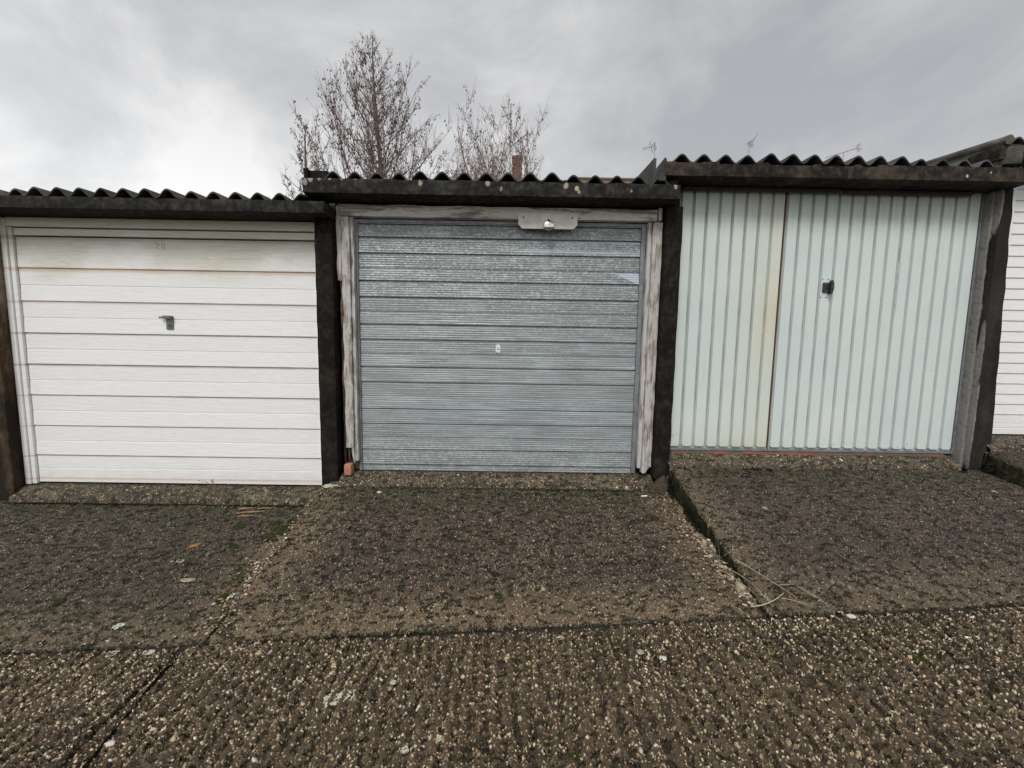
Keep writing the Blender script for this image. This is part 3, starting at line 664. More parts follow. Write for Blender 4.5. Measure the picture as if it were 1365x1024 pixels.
# faint stencilled number
bm = bmesh.new()
for x_, z_, w_, h_ in ((-2.592, 1.705, .018, .006), (-2.576, 1.695, .006, .012), (-2.582, 1.684, .010, .005), (-2.590, 1.674, .006, .008), (-2.578, 1.666, .020, .005),
                       (-2.540, 1.704, .014, .005), (-2.550, 1.692, .005, .016), (-2.530, 1.690, .005, .018), (-2.550, 1.676, .005, .010), (-2.531, 1.674, .005, .010), (-2.540, 1.664, .012, .005)):
    box(bm, x_ - w_ / 2, x_ + w_ / 2, -.0035, .0006, z_ - h_ / 2, z_ + h_ / 2, .0008, 1)
fin('number', bm, simple('faded_paint', (.25, .24, .19), (.50, .49, .42), 160, .7), d)
hb = bmesh.new(); box(hb, -2.551, -2.499, -.010, .002, 1.082, 1.182, .004); tube(hb, [(-2.526, -.009, 1.115), (-2.526, -.017, 1.115)], .011, 14)
fin('lock_plate', hb, M['zinc'], d)
hb = bmesh.new(); box(hb, -2.556, -2.502, -.034, -.009, 1.160, 1.184, .005); box(hb, -2.586, -2.548, -.030, -.016, 1.163, 1.177, .004); fin('lever', hb, M['zinc'], d)
hb = bmesh.new(); box(hb, -2.5275, -2.5245, -.0180, -.0150, 1.105, 1.125); tube(hb, [(-2.526, -.0165, 1.122), (-2.526, -.0178, 1.122)], .003, 8); fin('keyhole', hb, M['black_metal'], d)
bm = bmesh.new(); rough_box(bm, -3.86, -3.685, -.10, .05, -.35, 1.87, .03, .0010, 9, 4, .0022); fin('post', bm, M['post_brown'], gl, True)
bm = bmesh.new(); rough_box(bm, -1.393, -1.268, -.10, .05, -.30, 1.87, .022, .0009, 12, 6, .0022); fin('post', bm, M['post_dark'], gl, True)

# --- middle garage: galvanised door in rotten timber frame
gm = empty('garage', (-.1, 0, -.055), 'middle garage with grey galvanised door in a flaking white timber frame', 'garage', 'row of lock-up garages')
shell(gm, -1.35, 1.18, .03, 2.08, M['beam_mid'], -1.405, 1.135, 2.003, 2.100, seed=8, phase=2.2, rx0=-1.30, rx1=1.07)
apron(gm, -1.32, 1.10, .03, 9)
MG = [1.881 - .02, 1.769, 1.656, 1.457, 1.339, 1.140, 1.028, .823, .708, .505, .391, .189, .071]
MS = [1.549, 1.235, .921, .602, .285]
d = hdoor(-1.117, .948, folds(1.895, .032, [z + .008 for z in MG], [z + .008 for z in MS], .008, .014, .004, .005), 'galv', gm)
bm = bmesh.new(); box(bm, -1.140, -1.119, -.012, .03, .032, 1.90, .003); box(bm, .950, .983, -.012, .03, .034, 1.90, .003); box(bm, -1.118, .949, -.009, .03, 1.880, 1.902, .002)
fin('door_frame', bm, M['galv_frame'], gm)
bm = bmesh.new(); box(bm, -.106, -.069, -.008, .002, .948, 1.005, .004); prism(bm, [(-.099, 1.003), (-.090, 1.020), (-.082, 1.003)], -.007, .0); prism(bm, [(-.088, .950), (-.078, .934), (-.076, .950)], -.007, .0)
fin('lock_plate', bm, M['white_plastic'], d)
bm = bmesh.new(); tube(bm, [(-.087, -.0075, .975), (-.087, -.010, .975)], .005, 12); fin('keyhole', bm, M['black_metal'], d)
bm = bmesh.new(); rough_box(bm, -1.243, 1.045, -.055, .0, 1.905, 1.990, .03, .0016, 10, 12, .003); lw = fin('lintel', bm, M['woodh'], gm, True)
bm = bmesh.new(); rough_box(bm, -1.222, -1.160, -.062, -.005, .215, 1.903, .02, .002, 10, 14, .003); prism(bm, [(-1.178, .22), (-1.180, .19), (-1.172, .15), (-1.166, .12), (-1.160, .10), (-1.160, .22)], -.058, -.010)
rough_box(bm, -1.158, -1.134, -.048, -.004, .115, 1.903, .02, .0014, 12, 15, .002)
rough_box(bm, -1.262, -1.224, -.050, -.006, 1.45, 1.985, .02, .002, 12, 16, .003); fin('jamb', bm, M['wood'], gm, True)
bm = bmesh.new(); rough_box(bm, -1.245, -1.224, -.045, -.006, .05, 1.45, .03, .0015, 12, 26, .003); fin('packing_strip', bm, M['post_brown'], gm, True)
bm = bmesh.new(); prism(bm, [(-1.216, .22), (-1.208, .12), (-1.203, .09), (-1.196, .22)], -.04, -.02); box(bm, -1.235, -1.14, -.008, .02, .04, .24)
fin('rotten_stub', bm, M['rotten'], gm)
bm = bmesh.new(); rough_box(bm, 1.015, 1.088, -.060, -.004, .10, 1.903, .02, .002, 10, 17, .003)
prism(bm, [(1.016, .11), (1.016, .055), (1.030, .048), (1.036, .056), (1.046, .05), (1.055, .075), (1.066, .085), (1.072, .11)], -.056, -.008)
rough_box(bm, .985, 1.014, -.046, -.003, .085, 1.903, .02, .0014, 12, 18, .002); rough_box(bm, 1.047, 1.078, -.066, -.004, 1.907, 2.0, .02, .002, 12, 19, .003)
fin('jamb', bm, M['wood'], gm, True)
bm = bmesh.new(); rough_box(bm, 1.095, 1.212, -.10, .05, .02, 2.0, .022, .0010, 12, 21, .0024); fin('post', bm, M['post_dark'], gm, True)
# upstand at the left end of the roof
bm = bmesh.new(); rough_box(bm, -1.425, -1.395, -.16, 4.9, 1.99, 2.185, .06, .002, 8, 23, .003); box(bm, -1.394, -1.275, -.13, -.10, 2.095, 2.182, .002)
fin('verge_board', bm, M['post_dark'], gm)
# latch plate on the lintel
bm = bmesh.new(); px0, px1 = .047, .470
prism(bm, [(px0, 1.945), (px0, 1.868), (px0 + .028, 1.838), (px1 - .028, 1.838), (px1, 1.868), (px1, 1.945)], -.068, -.062)
lp = fin('latch_plate', bm, M['plate'], gm)
for sx in (.085, .432):
    bm = bmesh.new(); tube(bm, [(sx, -.067, 1.915), (sx, -.071, 1.915)], .006, 10); fin('screw', bm, M['rust_bits'], lp)
bm = bmesh.new(); box(bm, .258, .268, -.090, -.067, 1.868, 1.895, .002); fin('staple', bm, M['rust_bits'], gm)
pl = empty('padlock', (.263, -.09, 1.85), 'round chrome padlock hanging from the white plate above the galvanised door', 'padlock')
bm = bmesh.new(); prof = [(0, -.112), (.022, -.112), (.031, -.107), (.034, -.100), (.034, -.090), (.030, -.083), (0, -.083)]
n = 28
rings = [[bm.verts.new((.263 + 1.15 * r_ * math.cos(2 * math.pi * k / n), y_, 1.850 + .98 * r_ * math.sin(2 * math.pi * k / n))) for k in range(n)] for r_, y_ in prof[1:-1]]
for a, b in zip(rings, rings[1:]):
    for k in range(n): bm.faces.new((a[k], a[(k + 1) % n], b[(k + 1) % n], b[k]))
bm.faces.new(rings[0]); bm.faces.new(rings[-1]); fin('lock_body', bm, M['chrome'], pl, True)
bm = bmesh.new(); tube(bm, [(.254, -.094, 1.875), (.254, -.094, 1.888), (.263, -.094, 1.896), (.272, -.094, 1.888), (.272, -.094, 1.875)], .0035, 8); fin('shackle', bm, M['dark_steel'], pl, True)

# --- right garage: pale green ribbed door
gr_ = empty('garage', (2.35, 0, .125), 'right garage with pale green vertically ribbed door and black handle', 'garage', 'row of lock-up garages')
shell(gr_, 1.214, 3.50, .222, 2.25, M['beam_right'], 1.025, 3.52, 2.155, 2.250, seed=30, phase=2.9, rx0=1.06, rx1=3.44,
      chips=[(1.10, 1.28, .006), (1.38, 1.62, .013), (1.72, 2.02, .018), (2.08, 2.30, .012), (2.34, 2.46, .017)])
ap = apron(gr_, 1.20, 3.40, .217, 33)
bm = bmesh.new(); rough_box(bm, 1.24, 3.36, -.035, .05, .190, .2195, .03, .0015, 9, 35, .003); fin('threshold', bm, M['red_paint'], gr_, True)
def ribbed(x0, x1, n, name):
    bm = bmesh.new(); pw = (x1 - x0) / n
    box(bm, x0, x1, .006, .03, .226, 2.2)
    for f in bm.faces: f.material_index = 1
    for i in range(n):
        a, b = x0 + pw * i + .0085, x0 + pw * (i + 1) - .0085
        zt, zb = 2.19, .252; r_ = .014
        pts = [(a, zt), (a, zb + r_)] + [(a + r_ * (1 - math.cos(t)), zb + r_ * (1 - math.sin(t))) for t in (R(30), R(60), R(90))] + [(b - r_ * (1 - math.cos(t)), zb + r_ * (1 - math.sin(t))) for t in (R(90), R(60), R(30))] + [(b, zb + r_), (b, zt)]
        fr = [bm.verts.new((x + (.0035 if x < (a + b) / 2 else -.0035), -.010, z + (.004 if z < 1 else 0))) for x, z in pts]; bk = [bm.verts.new((x, .0062, z)) for x, z in pts]
        bm.faces.new(fr)
        for k in range(len(pts) - 1): bm.faces.new((fr[k], fr[k + 1], bk[k + 1], bk[k]))
        bm.faces.new((fr[-1], fr[0], bk[0], bk[-1]))
    o = fin(name, bm, M['green'], gr_); o.data.materials.append(M['green_groove']); return o
l1 = ribbed(1.226, 1.994, 8, 'door_leaf'); l1['label'] = 'door leaf with yellow staining and a rusty edge'
l2 = ribbed(2.004, 3.425, 15, 'door_leaf')
bm = bmesh.new(); box(bm, 1.226, 1.996, -.012, .005, .224, .240, .002); box(bm, 2.003, 3.43, -.012, .005, .224, .240, .002); box(bm, 3.427, 3.440, -.010, .03, .226, 2.2, .002); fin('door_rail', bm, M['galv_frame'], gr_)
bm = bmesh.new(); box(bm, 1.9945, 2.0035, .0, .012, .226, 2.19); fin('seam', bm, M['rust_bits'], gr_)
bm = bmesh.new(); box(bm, 3.442, 3.46, -.03, .03, .226, 2.15, .003); fin('frame_strip', bm, M['dark_steel'], gr_)
bm = bmesh.new(); rough_box(bm, 1.22, 2.36, -.066, -.036, 2.128, 2.150, .04, .001, 12, 40, .002); rough_box(bm, 2.372, 3.30, -.060, -.034, 2.124, 2.148, .04, .001, 12, 41, .002); fin('head_rail', bm, M['dark_steel'], gr_)
hz = 1.467; hx = 2.338
bm = bmesh.new(); box(bm, hx - .030, hx + .018, -.024, -.0102, hz - .034, hz + .036, .006, 3); prism(bm, [(hx + .012, hz + .050), (hx + .022, hz + .050), (hx + .031, hz + .026), (hx + .033, hz), (hx + .029, hz - .030), (hx + .018, hz - .052), (hx + .008, hz - .052), (hx + .010, hz)], -.046, -.022)
fin('handle', bm, M['black_metal'], l2)
bm = bmesh.new(); tube(bm, [(hx + .024, -.045, hz), (hx + .024, -.052, hz)], .007, 12); 
fin('key_barrel', bm, M['zinc'], l2)
for zz in (hz + .026, hz - .028):
    bm = bmesh.new(); box(bm, hx - .021, hx + .005, -.0260, -.0242, zz, zz + .004); fin('bright_band', bm, M['zinc'], l2)
for a, b in ((-.030, .062), (.012, .060), (-.034, -.070), (.004, -.070)):
    bm = bmesh.new(); tube(bm, [(hx + a, -.0095, hz + b), (hx + a, -.0125, hz + b)], .004, 8); fin('rivet', bm, M['dark_steel'], l2)
bm = bmesh.new(); rough_box(bm, 3.462, 3.625, -.10, .05, .12, 2.16, .022, .0010, 12, 44, .0024)
for v in bm.verts:
    if v.co.x > 3.47: v.co.x -= .085 * max(0, (v.co.z - .2) / 1.95) * min(1, (v.co.x - 3.47) / .12)
rough_box(bm, 3.44, 3.468, -.06, .05, .12, 2.154, .03, .001, 8, 45, .002); fin('post', bm, M['post_grey'], gr_, True)
# stepped block and sloping sheet that close the roof's left verge
bm = bmesh.new(); rough_box(bm, 1.03, 1.14, -.17, -.03, 2.104, 2.152, .025, .003, 9, 46, .005); fin('packer_block', bm, M['beam_right'], gr_, True)
bm = bmesh.new()
va = [(-.02, 2.06), (-.02, 2.355), (.10, 2.362), (.9, 2.42), (4.9, 2.62), (4.9, 2.3), (.9, 2.1)]
a = [bm.verts.new((1.012, y, z)) for y, z in va]; b = [bm.verts.new((1.030, y, z)) for y, z in va]
bm.faces.new(a); bm.faces.new(b[::-1])
for i in range(len(va)): j = (i + 1) % len(va); bm.faces.new((a[i], a[j], b[j], b[i]))
prism(bm, [(.985, 2.125), (.992, 2.185), (1.022, 2.275), (1.034, 2.262), (1.034, 2.125)], -.212, -.05)
fin('verge_sheet', bm, M['roof'], gr_)

# --- far right garage: white door, roof one step higher
g4 = empty('garage', (4.8, 0, .285), 'partly visible garage at the far right with white ribbed door and taller roof', 'garage', 'row of lock-up garages')
shell(g4, 3.60, 6.0, .377, 2.42, M['beam_right'], 3.27, 6.05, 2.30, 2.40, seed=50, phase=3.2, rx0=3.325, rx1=6.0)
apron(g4, 3.58, 6.0, .377, 53)
zs4 = [.377 + .079 * i for i in range(0, 25)]
mW = white_door('plain_white_steel', False)
d = hdoor(3.66, 5.86, folds(2.30, .383, [z for z in zs4 if .5 < z < 2.25], [.43, .465], .007, .010), mW, g4)
bm = bmesh.new(); box(bm, 3.630, 3.658, -.02, .03, .380, 2.3, .003); box(bm, 5.862, 5.9, -.02, .03, .380, 2.3, .003); box(bm, 3.64, 5.89, -.012, .02, 2.27, 2.298, .003); fin('door_frame', bm, mW, g4)
bm = bmesh.new(); box(bm, 4.72, 4.78, -.03, -.005, 1.38, 1.48, .004); fin('handle', bm, M['black_metal'], d)
bm = bmesh.new(); rough_box(bm, 5.9, 6.02, -.10, .05, .1, 2.30, .04, .003, 8, 55, .006); fin('post', bm, M['post_grey'], g4, True)
# gable flank seen over the neighbour's roof, capped by a rounded verge strip
bm = bmesh.new(); va = [(-.20, 2.18), (-.22, 2.395), (5.0, 2.395 + .22 * .9 + .75), (5.0, 2.2)]
va = [(-.19, 2.252), (-.20, 2.41), (.4, 2.49), (1.2, 2.585), (5.0, 2.86), (5.0, 2.2), (1.2, 2.24)]
a = [bm.verts.new((3.285, y, z)) for y, z in va]; b = [bm.verts.new((3.335, y, z)) for y, z in va]
bm.faces.new(a); bm.faces.new(b[::-1])
for i in range(len(va)): j = (i + 1) % len(va); bm.faces.new((a[i], a[j], b[j], b[i]))
fin('gable_flank', bm, M['roof_pale'], g4)
bm = bmesh.new(); tube(bm, [(3.30, -.235, 2.418), (3.30, .4, 2.50), (3.30, 1.2, 2.60), (3.30, 5.0, 2.875)], .030, 14)
fin('verge_capping', bm, M['roof_pale'], g4, True)
bm = bmesh.new(); rough_box(bm, 3.30, 3.42, -.235, -.10, 2.262, 2.40, .025, .005, 9, 57, .01); fin('corner_block', bm, M['roof_pale'], g4, True)

# ------------------------------------------------------------------ trees behind
def tree(name, base, h, label, seed, spread, first, n_main, seeds=True, fan=False, lean=0.0, levels=3, dens=1.0):
    rnd = random.Random(seed); root = empty(name, base, label, 'tree', 'bare trees behind the garages')
    tb = bmesh.new(); cb = bmesh.new(); sb = bmesh.new(); B = Vector(base)
    def branch(p, d, L, r, lev, bmx):
        n = max(3, int(L / .22)); pts = [p.copy()]; rr = [r]; q = p.copy(); dd = d.copy()
        for i in range(n):
            up = .04 if lev > 1 else (.035 if not fan else .06)
            dd = (dd + Vector((rnd.uniform(-.13, .13), rnd.uniform(-.13, .13), rnd.uniform(-.04, .06) + up))).normalized()
            q = q + dd * (L / n); pts.append(q.copy()); rr.append(max(.0031, r * (1 - .80 * (i + 1) / n)))
        tube(bmx, pts, rr, 6 if r > .03 else 3, False)
        if seeds and lev >= 2:
            for i in range(len(pts)):
                if rnd.random() < .26:
                    for _ in range(rnd.randint(1, 4)):
                        c = pts[i] + Vector((rnd.uniform(-.05, .05), rnd.uniform(-.05, .05), rnd.uniform(-.09, 0)))
                        a_ = rnd.uniform(0, 6.28); s_ = rnd.uniform(.015, .034)
                        u = Vector((math.cos(a_), math.sin(a_), rnd.uniform(-.4, .4))) * s_; v_ = Vector((0, 0, -1)) * s_ * 1.9
                        sb.faces.new([sb.verts.new(c + k) for k in (-u * .5, v_ * .5 - u * .2, v_, u * .6 + v_ * .4, u * .5)])
        return pts, rr
    def grow(p, d, L, r, lev):
        pts, rr = branch(p, d, L, r, lev, cb)
        if lev >= levels: return
        m = int((L / (.16 if lev == 1 else .13)) * dens) + 1
        for i in range(m):
            t = rnd.uniform(.12, .98) if lev > 1 else rnd.uniform(.15, .98); k = min(len(pts) - 2, int(t * (len(pts) - 1)))
            dd = (pts[k + 1] - pts[k]).normalized(); sd_ = Vector((rnd.uniform(-1, 1), rnd.uniform(-1, 1), rnd.uniform(-.1, .7))).normalized()
            nd = (dd * .8 + sd_ * .75 + Vector((0, 0, .25))).normalized()
            grow(pts[k], nd, L * (1 - t * .55) * rnd.uniform(.26, .48) + .10, max(.005, rr[k] * .5), lev + 1)
    if fan:
        for i in range(n_main):
            a_ = 2 * math.pi * i / n_main + rnd.uniform(-.3, .3); o_ = spread * rnd.uniform(.15, 1)
            d = Vector((math.cos(a_) * o_, math.sin(a_) * o_, h)).normalized(); L = h * rnd.uniform(.72, 1.04) if i else h
            grow(B + Vector((math.cos(a_), math.sin(a_), 0)) * .15, d, L, .05, 1)
        tube(tb, [B + Vector((0, 0, -.5)), B + Vector((0, 0, .4))], [.2, .16], 8)
    else:
        pts = []; rr = []; n = 26; q = B + Vector((0, 0, -.3))
        for i in range(n + 1):
            t = i / n; pts.append(B + Vector((lean * t + .10 * math.sin(t * 7 + seed), .08 * math.sin(t * 5), -.3 + (h + .3) * t))); rr.append(.15 * (1 - t) ** .85 + .008)
        tube(tb, pts, rr, 9, False)
        for i in range(n_main):
            t = first + (1 - first) * (i / n_main) ** .85; t = min(.985, t)
            k = int(t * n); f_ = t * n - k; p = pts[k].lerp(pts[min(n, k + 1)], f_)
            a_ = i * 2.4 + rnd.uniform(-.4, .4)
            L = spread * (1 - (t - first) / (1 - first)) ** 1.05 * rnd.uniform(.75, 1.1) + .30
            el = rnd.uniform(.35, .70) + t * .65
            d = Vector((math.cos(a_), math.sin(a_), el)).normalized()
            grow(p, d, L * 1.15, max(.008, rr[k] * .30), 1)
    fin('trunk', tb, M['bark'], root, True)
    c = fin('crown', cb, M['twig'], root)
    if seeds: fin('seed_cluster', sb, M['seed'], root)['kind'] = 'stuff'
    return root
tree('bare_tree', (-3.85, 9, -.5), 9.85, 'tallest bare tree, conical and full of brown seed clusters, behind the garage roofs', 4, 3.7, .34, 66, dens=.68)
tree('bare_tree', (-6.1, 9.6, -.5), 7.9, 'low bare tree at the left of the tall conical one, behind the left garage', 11, 2.0, .45, 24, dens=.65)
tree('bare_tree', (-.62, 9.3, -.3), 7.4, 'bare tree of upright shoots around the brick chimney', 23, 1.45, .3, 20, fan=True, dens=.62)

# ------------------------------------------------------------------ houses and aerials far behind
def house(x0, x1, y0, y1, ze, zr, label, chim, windows):
    r_ = empty('house', ((x0 + x1) / 2, (y0 + y1) / 2, -.5), label, 'house', 'houses behind the garages'); ym = (y0 + y1) / 2
    bm = bmesh.new(); box(bm, x0, x1, y0, y1, -.5, ze)
    for x in (x0, x1): bm.faces.new([bm.verts.new(p) for p in ((x, y0, ze), (x, y1, ze), (x, ym, zr - .1))])
    fin('wall', bm, M['render'], r_)
    bm = bmesh.new()
    for s, ya in ((1, y0 - .3), (-1, y1 + .3)):
        k = (zr - ze) / (ym - y0); za = ze - .3 * k
        v = [(x0 - .3, ya, za), (x1 + .3, ya, za), (x1 + .3, ym, zr), (x0 - .3, ym, zr)]
        t_ = [bm.verts.new(p) for p in v]; u_ = [bm.verts.new((p[0], p[1], p[2] - .12)) for p in v]
        bm.faces.new(t_); bm.faces.new(u_[::-1])
        for i in range(4): j = (i + 1) % 4; bm.faces.new((t_[i], t_[j], u_[j], u_[i]))
    tube(bm, [(x0 - .3, ym, zr + .01), (x1 + .3, ym, zr + .01)], .09, 8); rf = fin('roof', bm, M['tiles'], r_)
    for (cx_, cy_, w_, zt) in chim:
        bm = bmesh.new(); box(bm, cx_ - w_ / 2, cx_ + w_ / 2, cy_ - .35, cy_ + .35, ze, zt - .12, .01); box(bm, cx_ - w_ / 2 - .03, cx_ + w_ / 2 + .03, cy_ - .38, cy_ + .38, zt - .118, zt, .01)
        ch = fin('chimney', bm, M['render'], rf); bm = bmesh.new(); tube(bm, [(cx_, cy_, zt), (cx_, cy_, zt + .16)], [.07, .055], 12); fin('chimney_pot', bm, M['bark'], rf)
    for (wx, wz) in windows:
        bm = bmesh.new(); box(bm, wx - .6, wx + .6, y0 - .04, y0 + .02, wz - .6, wz + .6, .02); wf = fin('window', bm, M['white_plastic'], r_)
        bm = bmesh.new(); box(bm, wx - .54, wx - .02, y0 - .045, y0 - .03, wz - .54, wz + .54); box(bm, wx + .02, wx + .54, y0 - .045, y0 - .03, wz - .54, wz + .54); fin('pane', bm, M['glass'], wf)
    return r_
house(-7.5, 2.9, 14, 20, 5.6, 8.55, 'house with a narrow brick chimney showing above the middle garage roof', [(.225, 17, .44, 9.93)], [(-5, 4), (-2, 4), (1, 4)])
house(3.3, 8.6, 14.5, 20, 5.8, 9.16, 'house whose roof ridge just shows between the middle and right garages', [], [(4.5, 4.2), (7, 4.2)])
house(10, 20, 15.2, 21, 6.2, 9.3, 'house hidden behind the right garage, carrying the two right-hand aerials', [(11.9, 18, .5, 9.9), (16.7, 18, .5, 9.9)], [(12, 4.5), (17, 4.5)])
def aerial(base, top, booms, label, r=.014):
    o = empty('tv_aerial', base, label, 'aerial', 'television aerials above the roofs'); b = Vector(base)
    bm = bmesh.new(); tube(bm, [b, Vector((b.x, b.y, top))], r, 6); fin('mast', bm, M['alu'], o)
    for (p, q, ne, el, vert, refl) in booms:
        bm = bmesh.new(); p = Vector(p); q = Vector(q); tube(bm, [p, q], r * .8, 5); d = (q - p).normalized()
        for i in range(ne):
            c = p.lerp(q, (i + .3) / ne); l_ = el * (1 - .3 * i / ne) / 2
            u = Vector((0, 0, 1)) if vert else d.cross(Vector((0, 0, 1))).normalized()
            u = (u + Vector((.25, 0, .15))).normalized()
            tube(bm, [c - u * l_, c + u * l_], r * .5, 4)
        if refl:
            u = d.cross(Vector((0, 1, 0))).normalized()
            for s in (-1, 1):
                for k in (0, 1, 2): tube(bm, [p + u * s * .05 * (k + 1) - d * .03 + Vector((0, -.15, 0)), p + u * s * .05 * (k + 1) - d * .03 + Vector((0, .15, 0))], r * .5, 4)
                tube(bm, [p, p + u * s * .17 - d * .03], r * .6, 4)
        fin('boom', bm, M['alu'], o)
aerial((-.119, 16.6, 8.6), 12.2, [((-.05, 16.55, 11.75), (-.50, 16.3, 11.45), 5, .30, True, False), ((.70, 16.5, 10.85), (-.02, 16.6, 10.35), 8, .34, False, True)], 'tall thin aerial mast beside the brick chimney', .024)
aerial((6.80, 17, 8.9), 10.72, [((6.78, 17, 10.62), (6.15, 16.8, 10.42), 8, .34, True, True), ((6.55, 17, 10.85), (6.72, 17, 10.3), 3, .3, False, False)], 'leftmost small aerial, above the step between middle and right garages')
aerial((11.9, 18, 9.9), 11.25, [((11.95, 18, 11.3), (12.22, 17.9, 11.72), 6, .42, False, True), ((12.1, 18, 11.45), (11.85, 18, 11.40), 3, .3, True, False)], 'upright aerial above the middle of the green-doored garage roof')
aerial((16.7, 18, 9.9), 10.95, [((17.25, 17.8, 11.12), (15.95, 18.2, 10.80), 13, .32, False, True)], 'long low aerial above the right end of the green-doored garage roof')

# ------------------------------------------------------------------ small things on the ground
rnd = random.Random(5)
def on(x, y, dz_=0): return (x, y, gz(x, y) + dz_)
def blob(name, spots, mat, label, cat, group=None, kind=None, sub=3, amp=.35, fr=2.2):
    bm = bmesh.new()
    for (x, y, r_, sx, sy, sz) in spots: lump(bm, on(x, y, -.001), r_, (sx, sy, sz), sub, amp, x * 7 + y * 3, fr)
    return tag(fin(name, bm, M[mat], None, True), label, cat, group, kind)
bm = bmesh.new(); rough_box(bm, -1.232, -1.176, -.085, -.02, .012, .098, .014, .0015, 30, 3, .003)
tag(fin('brick_piece', bm, M['brick'], None, True), 'broken orange-red brick piece wedged under the rotten left jamb', 'brick')
blob('concrete_rubble', [(1.10, -.115, .055, 1, .7, 1.0), (1.165, -.125, .058, .9, .8, 1.1), (1.13, -.17, .045, 1, .7, .8), (1.19, -.10, .05, .6, 1, 1.5), (1.075, -.16, .028, 1.1, .8, .7), (1.15, -.10, .05, .9, .7, 2.0)], 'rubble',
     'dark crumbled rubble heap at the foot of the black post between middle and right doors', 'rubble')
blob('mortar_lump', [(-1.29, -.10, .035, 1.8, .7, .45), (-1.33, -.13, .025, 1.5, .8, .5)], 'lichen', 'pale crumbling mortar lump at the left end of the middle sill', 'mortar')
# moss cushions
def moss(name, x, y, r_, label, mat='moss', n=60, st=1.0):
    bm = bmesh.new(); rr = random.Random(int(x * 991 + y * 77))
    for i in range(n):
        a_ = rr.uniform(0, 6.28); q = r_ * math.sqrt(rr.random()); s_ = rr.uniform(.003, .0075) * (1.2 - .5 * q / r_)
        xx, yy = x + math.cos(a_) * q * st, y + math.sin(a_) * q
        lump(bm, on(xx, yy, .001), s_, (1, 1, rr.uniform(.5, .9)), 1, .3, i, 3)
    return tag(fin(name, bm, M[mat]), label, 'moss', 'moss cushions on the concrete')
for i, (x, y, r_, lb) in enumerate([
    (-1.46, -.25, .040, 'moss patch nearest the white door on the left joint'), (-1.60, -.36, .030, 'moss patch beside the dark twig on the left drive'), (-1.70, -.62, .028, 'moss patch in the upper middle of the left drive'), (-2.35, -1.02, .024, 'moss patch on the left drive near the photo edge'),
    (-1.505, -.446, .068, 'largest moss patch beside the joint between left and middle drives'),
    (-1.56, -.50, .038, 'moss patch just below and left of the largest one by the joint'),
    (-1.49, -.33, .035, 'moss patch at the top of the joint between left and middle drives'),
    (-1.49, -.87, .048, 'dark moss patch halfway down the left joint'),
    (-1.475, -1.03, .038, 'lowest moss patch on the left joint, above the crossing'),
    (-1.82, -.40, .040, 'moss patch on the left drive below the splintered wood'),
    (.943, -1.513, .024, 'round moss cushion on the lane right of centre'),
    (-.04, -1.117, .014, 'tiny moss cushion beside the orange pebble on the middle drive'),
    (.415, -1.358, .013, 'tiny moss cushion just below the cross joint'),
    (.34, -1.563, .012, 'tiny moss cushion on the middle of the lane'),
    (.223, -1.858, .018, 'moss cushion at the bottom edge near the centre'),
    (1.62, -1.56, .018, 'small moss cushion on the right of the lane')]):
    moss('moss_cushion', x, y, r_, lb, n=int(30 + 5200 * r_))
bm = bmesh.new(); rr = random.Random(9)
for i in range(1100):                                    # moss band down the step face and at its foot
    y = -.16 - 1.1 * rr.random() ** 1.3; x = 1.19 - abs(rr.gauss(0, .012)) - .002; f_ = rr.random()
    z = drive_z(2, x, y) + .002 + (f_ * .8 * (drive_z(3, 1.2, y) - drive_z(2, 1.2, y)) if x > 1.178 else 0)
    if fn(x * 9, y * 7, 0, 4) < -.35: continue
    lump(bm, (x, y, z), rr.uniform(.003, .008), (1, 1, .7), 1, .3, i, 3)
tag(fin('moss', bm, M['moss_dark']), 'dark moss along the step between the middle and right drives', 'moss', kind='stuff')
bm = bmesh.new()
for i in range(420): 
    x = rr.uniform(-.75, 1.0); x = x if rr.random() < .8 else rr.uniform(-1.2, 1); lump(bm, (x, -.142 + rr.gauss(0, .006), drive_z(2, x, -.14) + .003), rr.uniform(.003, .007), (1.3, 1, .7), 1, .3, i, 3)
tag(fin('moss', bm, M['moss']), 'thin line of moss at the foot of the middle garage sill', 'moss', kind='stuff')
bm = bmesh.new()
for i in range(380):
    a_ = rr.uniform(0, 6.28); q = .075 * math.sqrt(rr.random()); x, y = 3.60 + math.cos(a_) * q, -.16 + math.sin(a_) * q * .6
    lump(bm, (x, y, .10 + .03 + .10 * (1 - q / .075) + rr.uniform(0, .05)), rr.uniform(.006, .014), (1, 1, .8), 1, .3, i, 3)
tag(fin('moss', bm, M['moss_dark']), 'black mossy clump at the foot of the right garage post', 'moss', kind='stuff')
for k_, xa_, xb_, lb_ in ((1, -3.7, -1.45, 'dark wet line of moss at the foot of the left garage sill'), (3, 1.25, 3.4, 'dark line of moss at the foot of the right garage sill')):
    bm = bmesh.new()
    for i in range(520):
        x = rr.uniform(xa_, xb_)
        if k_ == 3 and fn(x * 4, 1) < .25: continue
        lump(bm, (x, -.146 + .006 * fn(x * 9, 0) + rr.gauss(0, .005), drive_z(k_, x, -.14) + .001), rr.uniform(.003, .0075), (1.6, 1, .6), 1, .3, i, 3)
    tag(fin('moss', bm, M['moss_dark']), lb_, 'moss', kind='stuff')
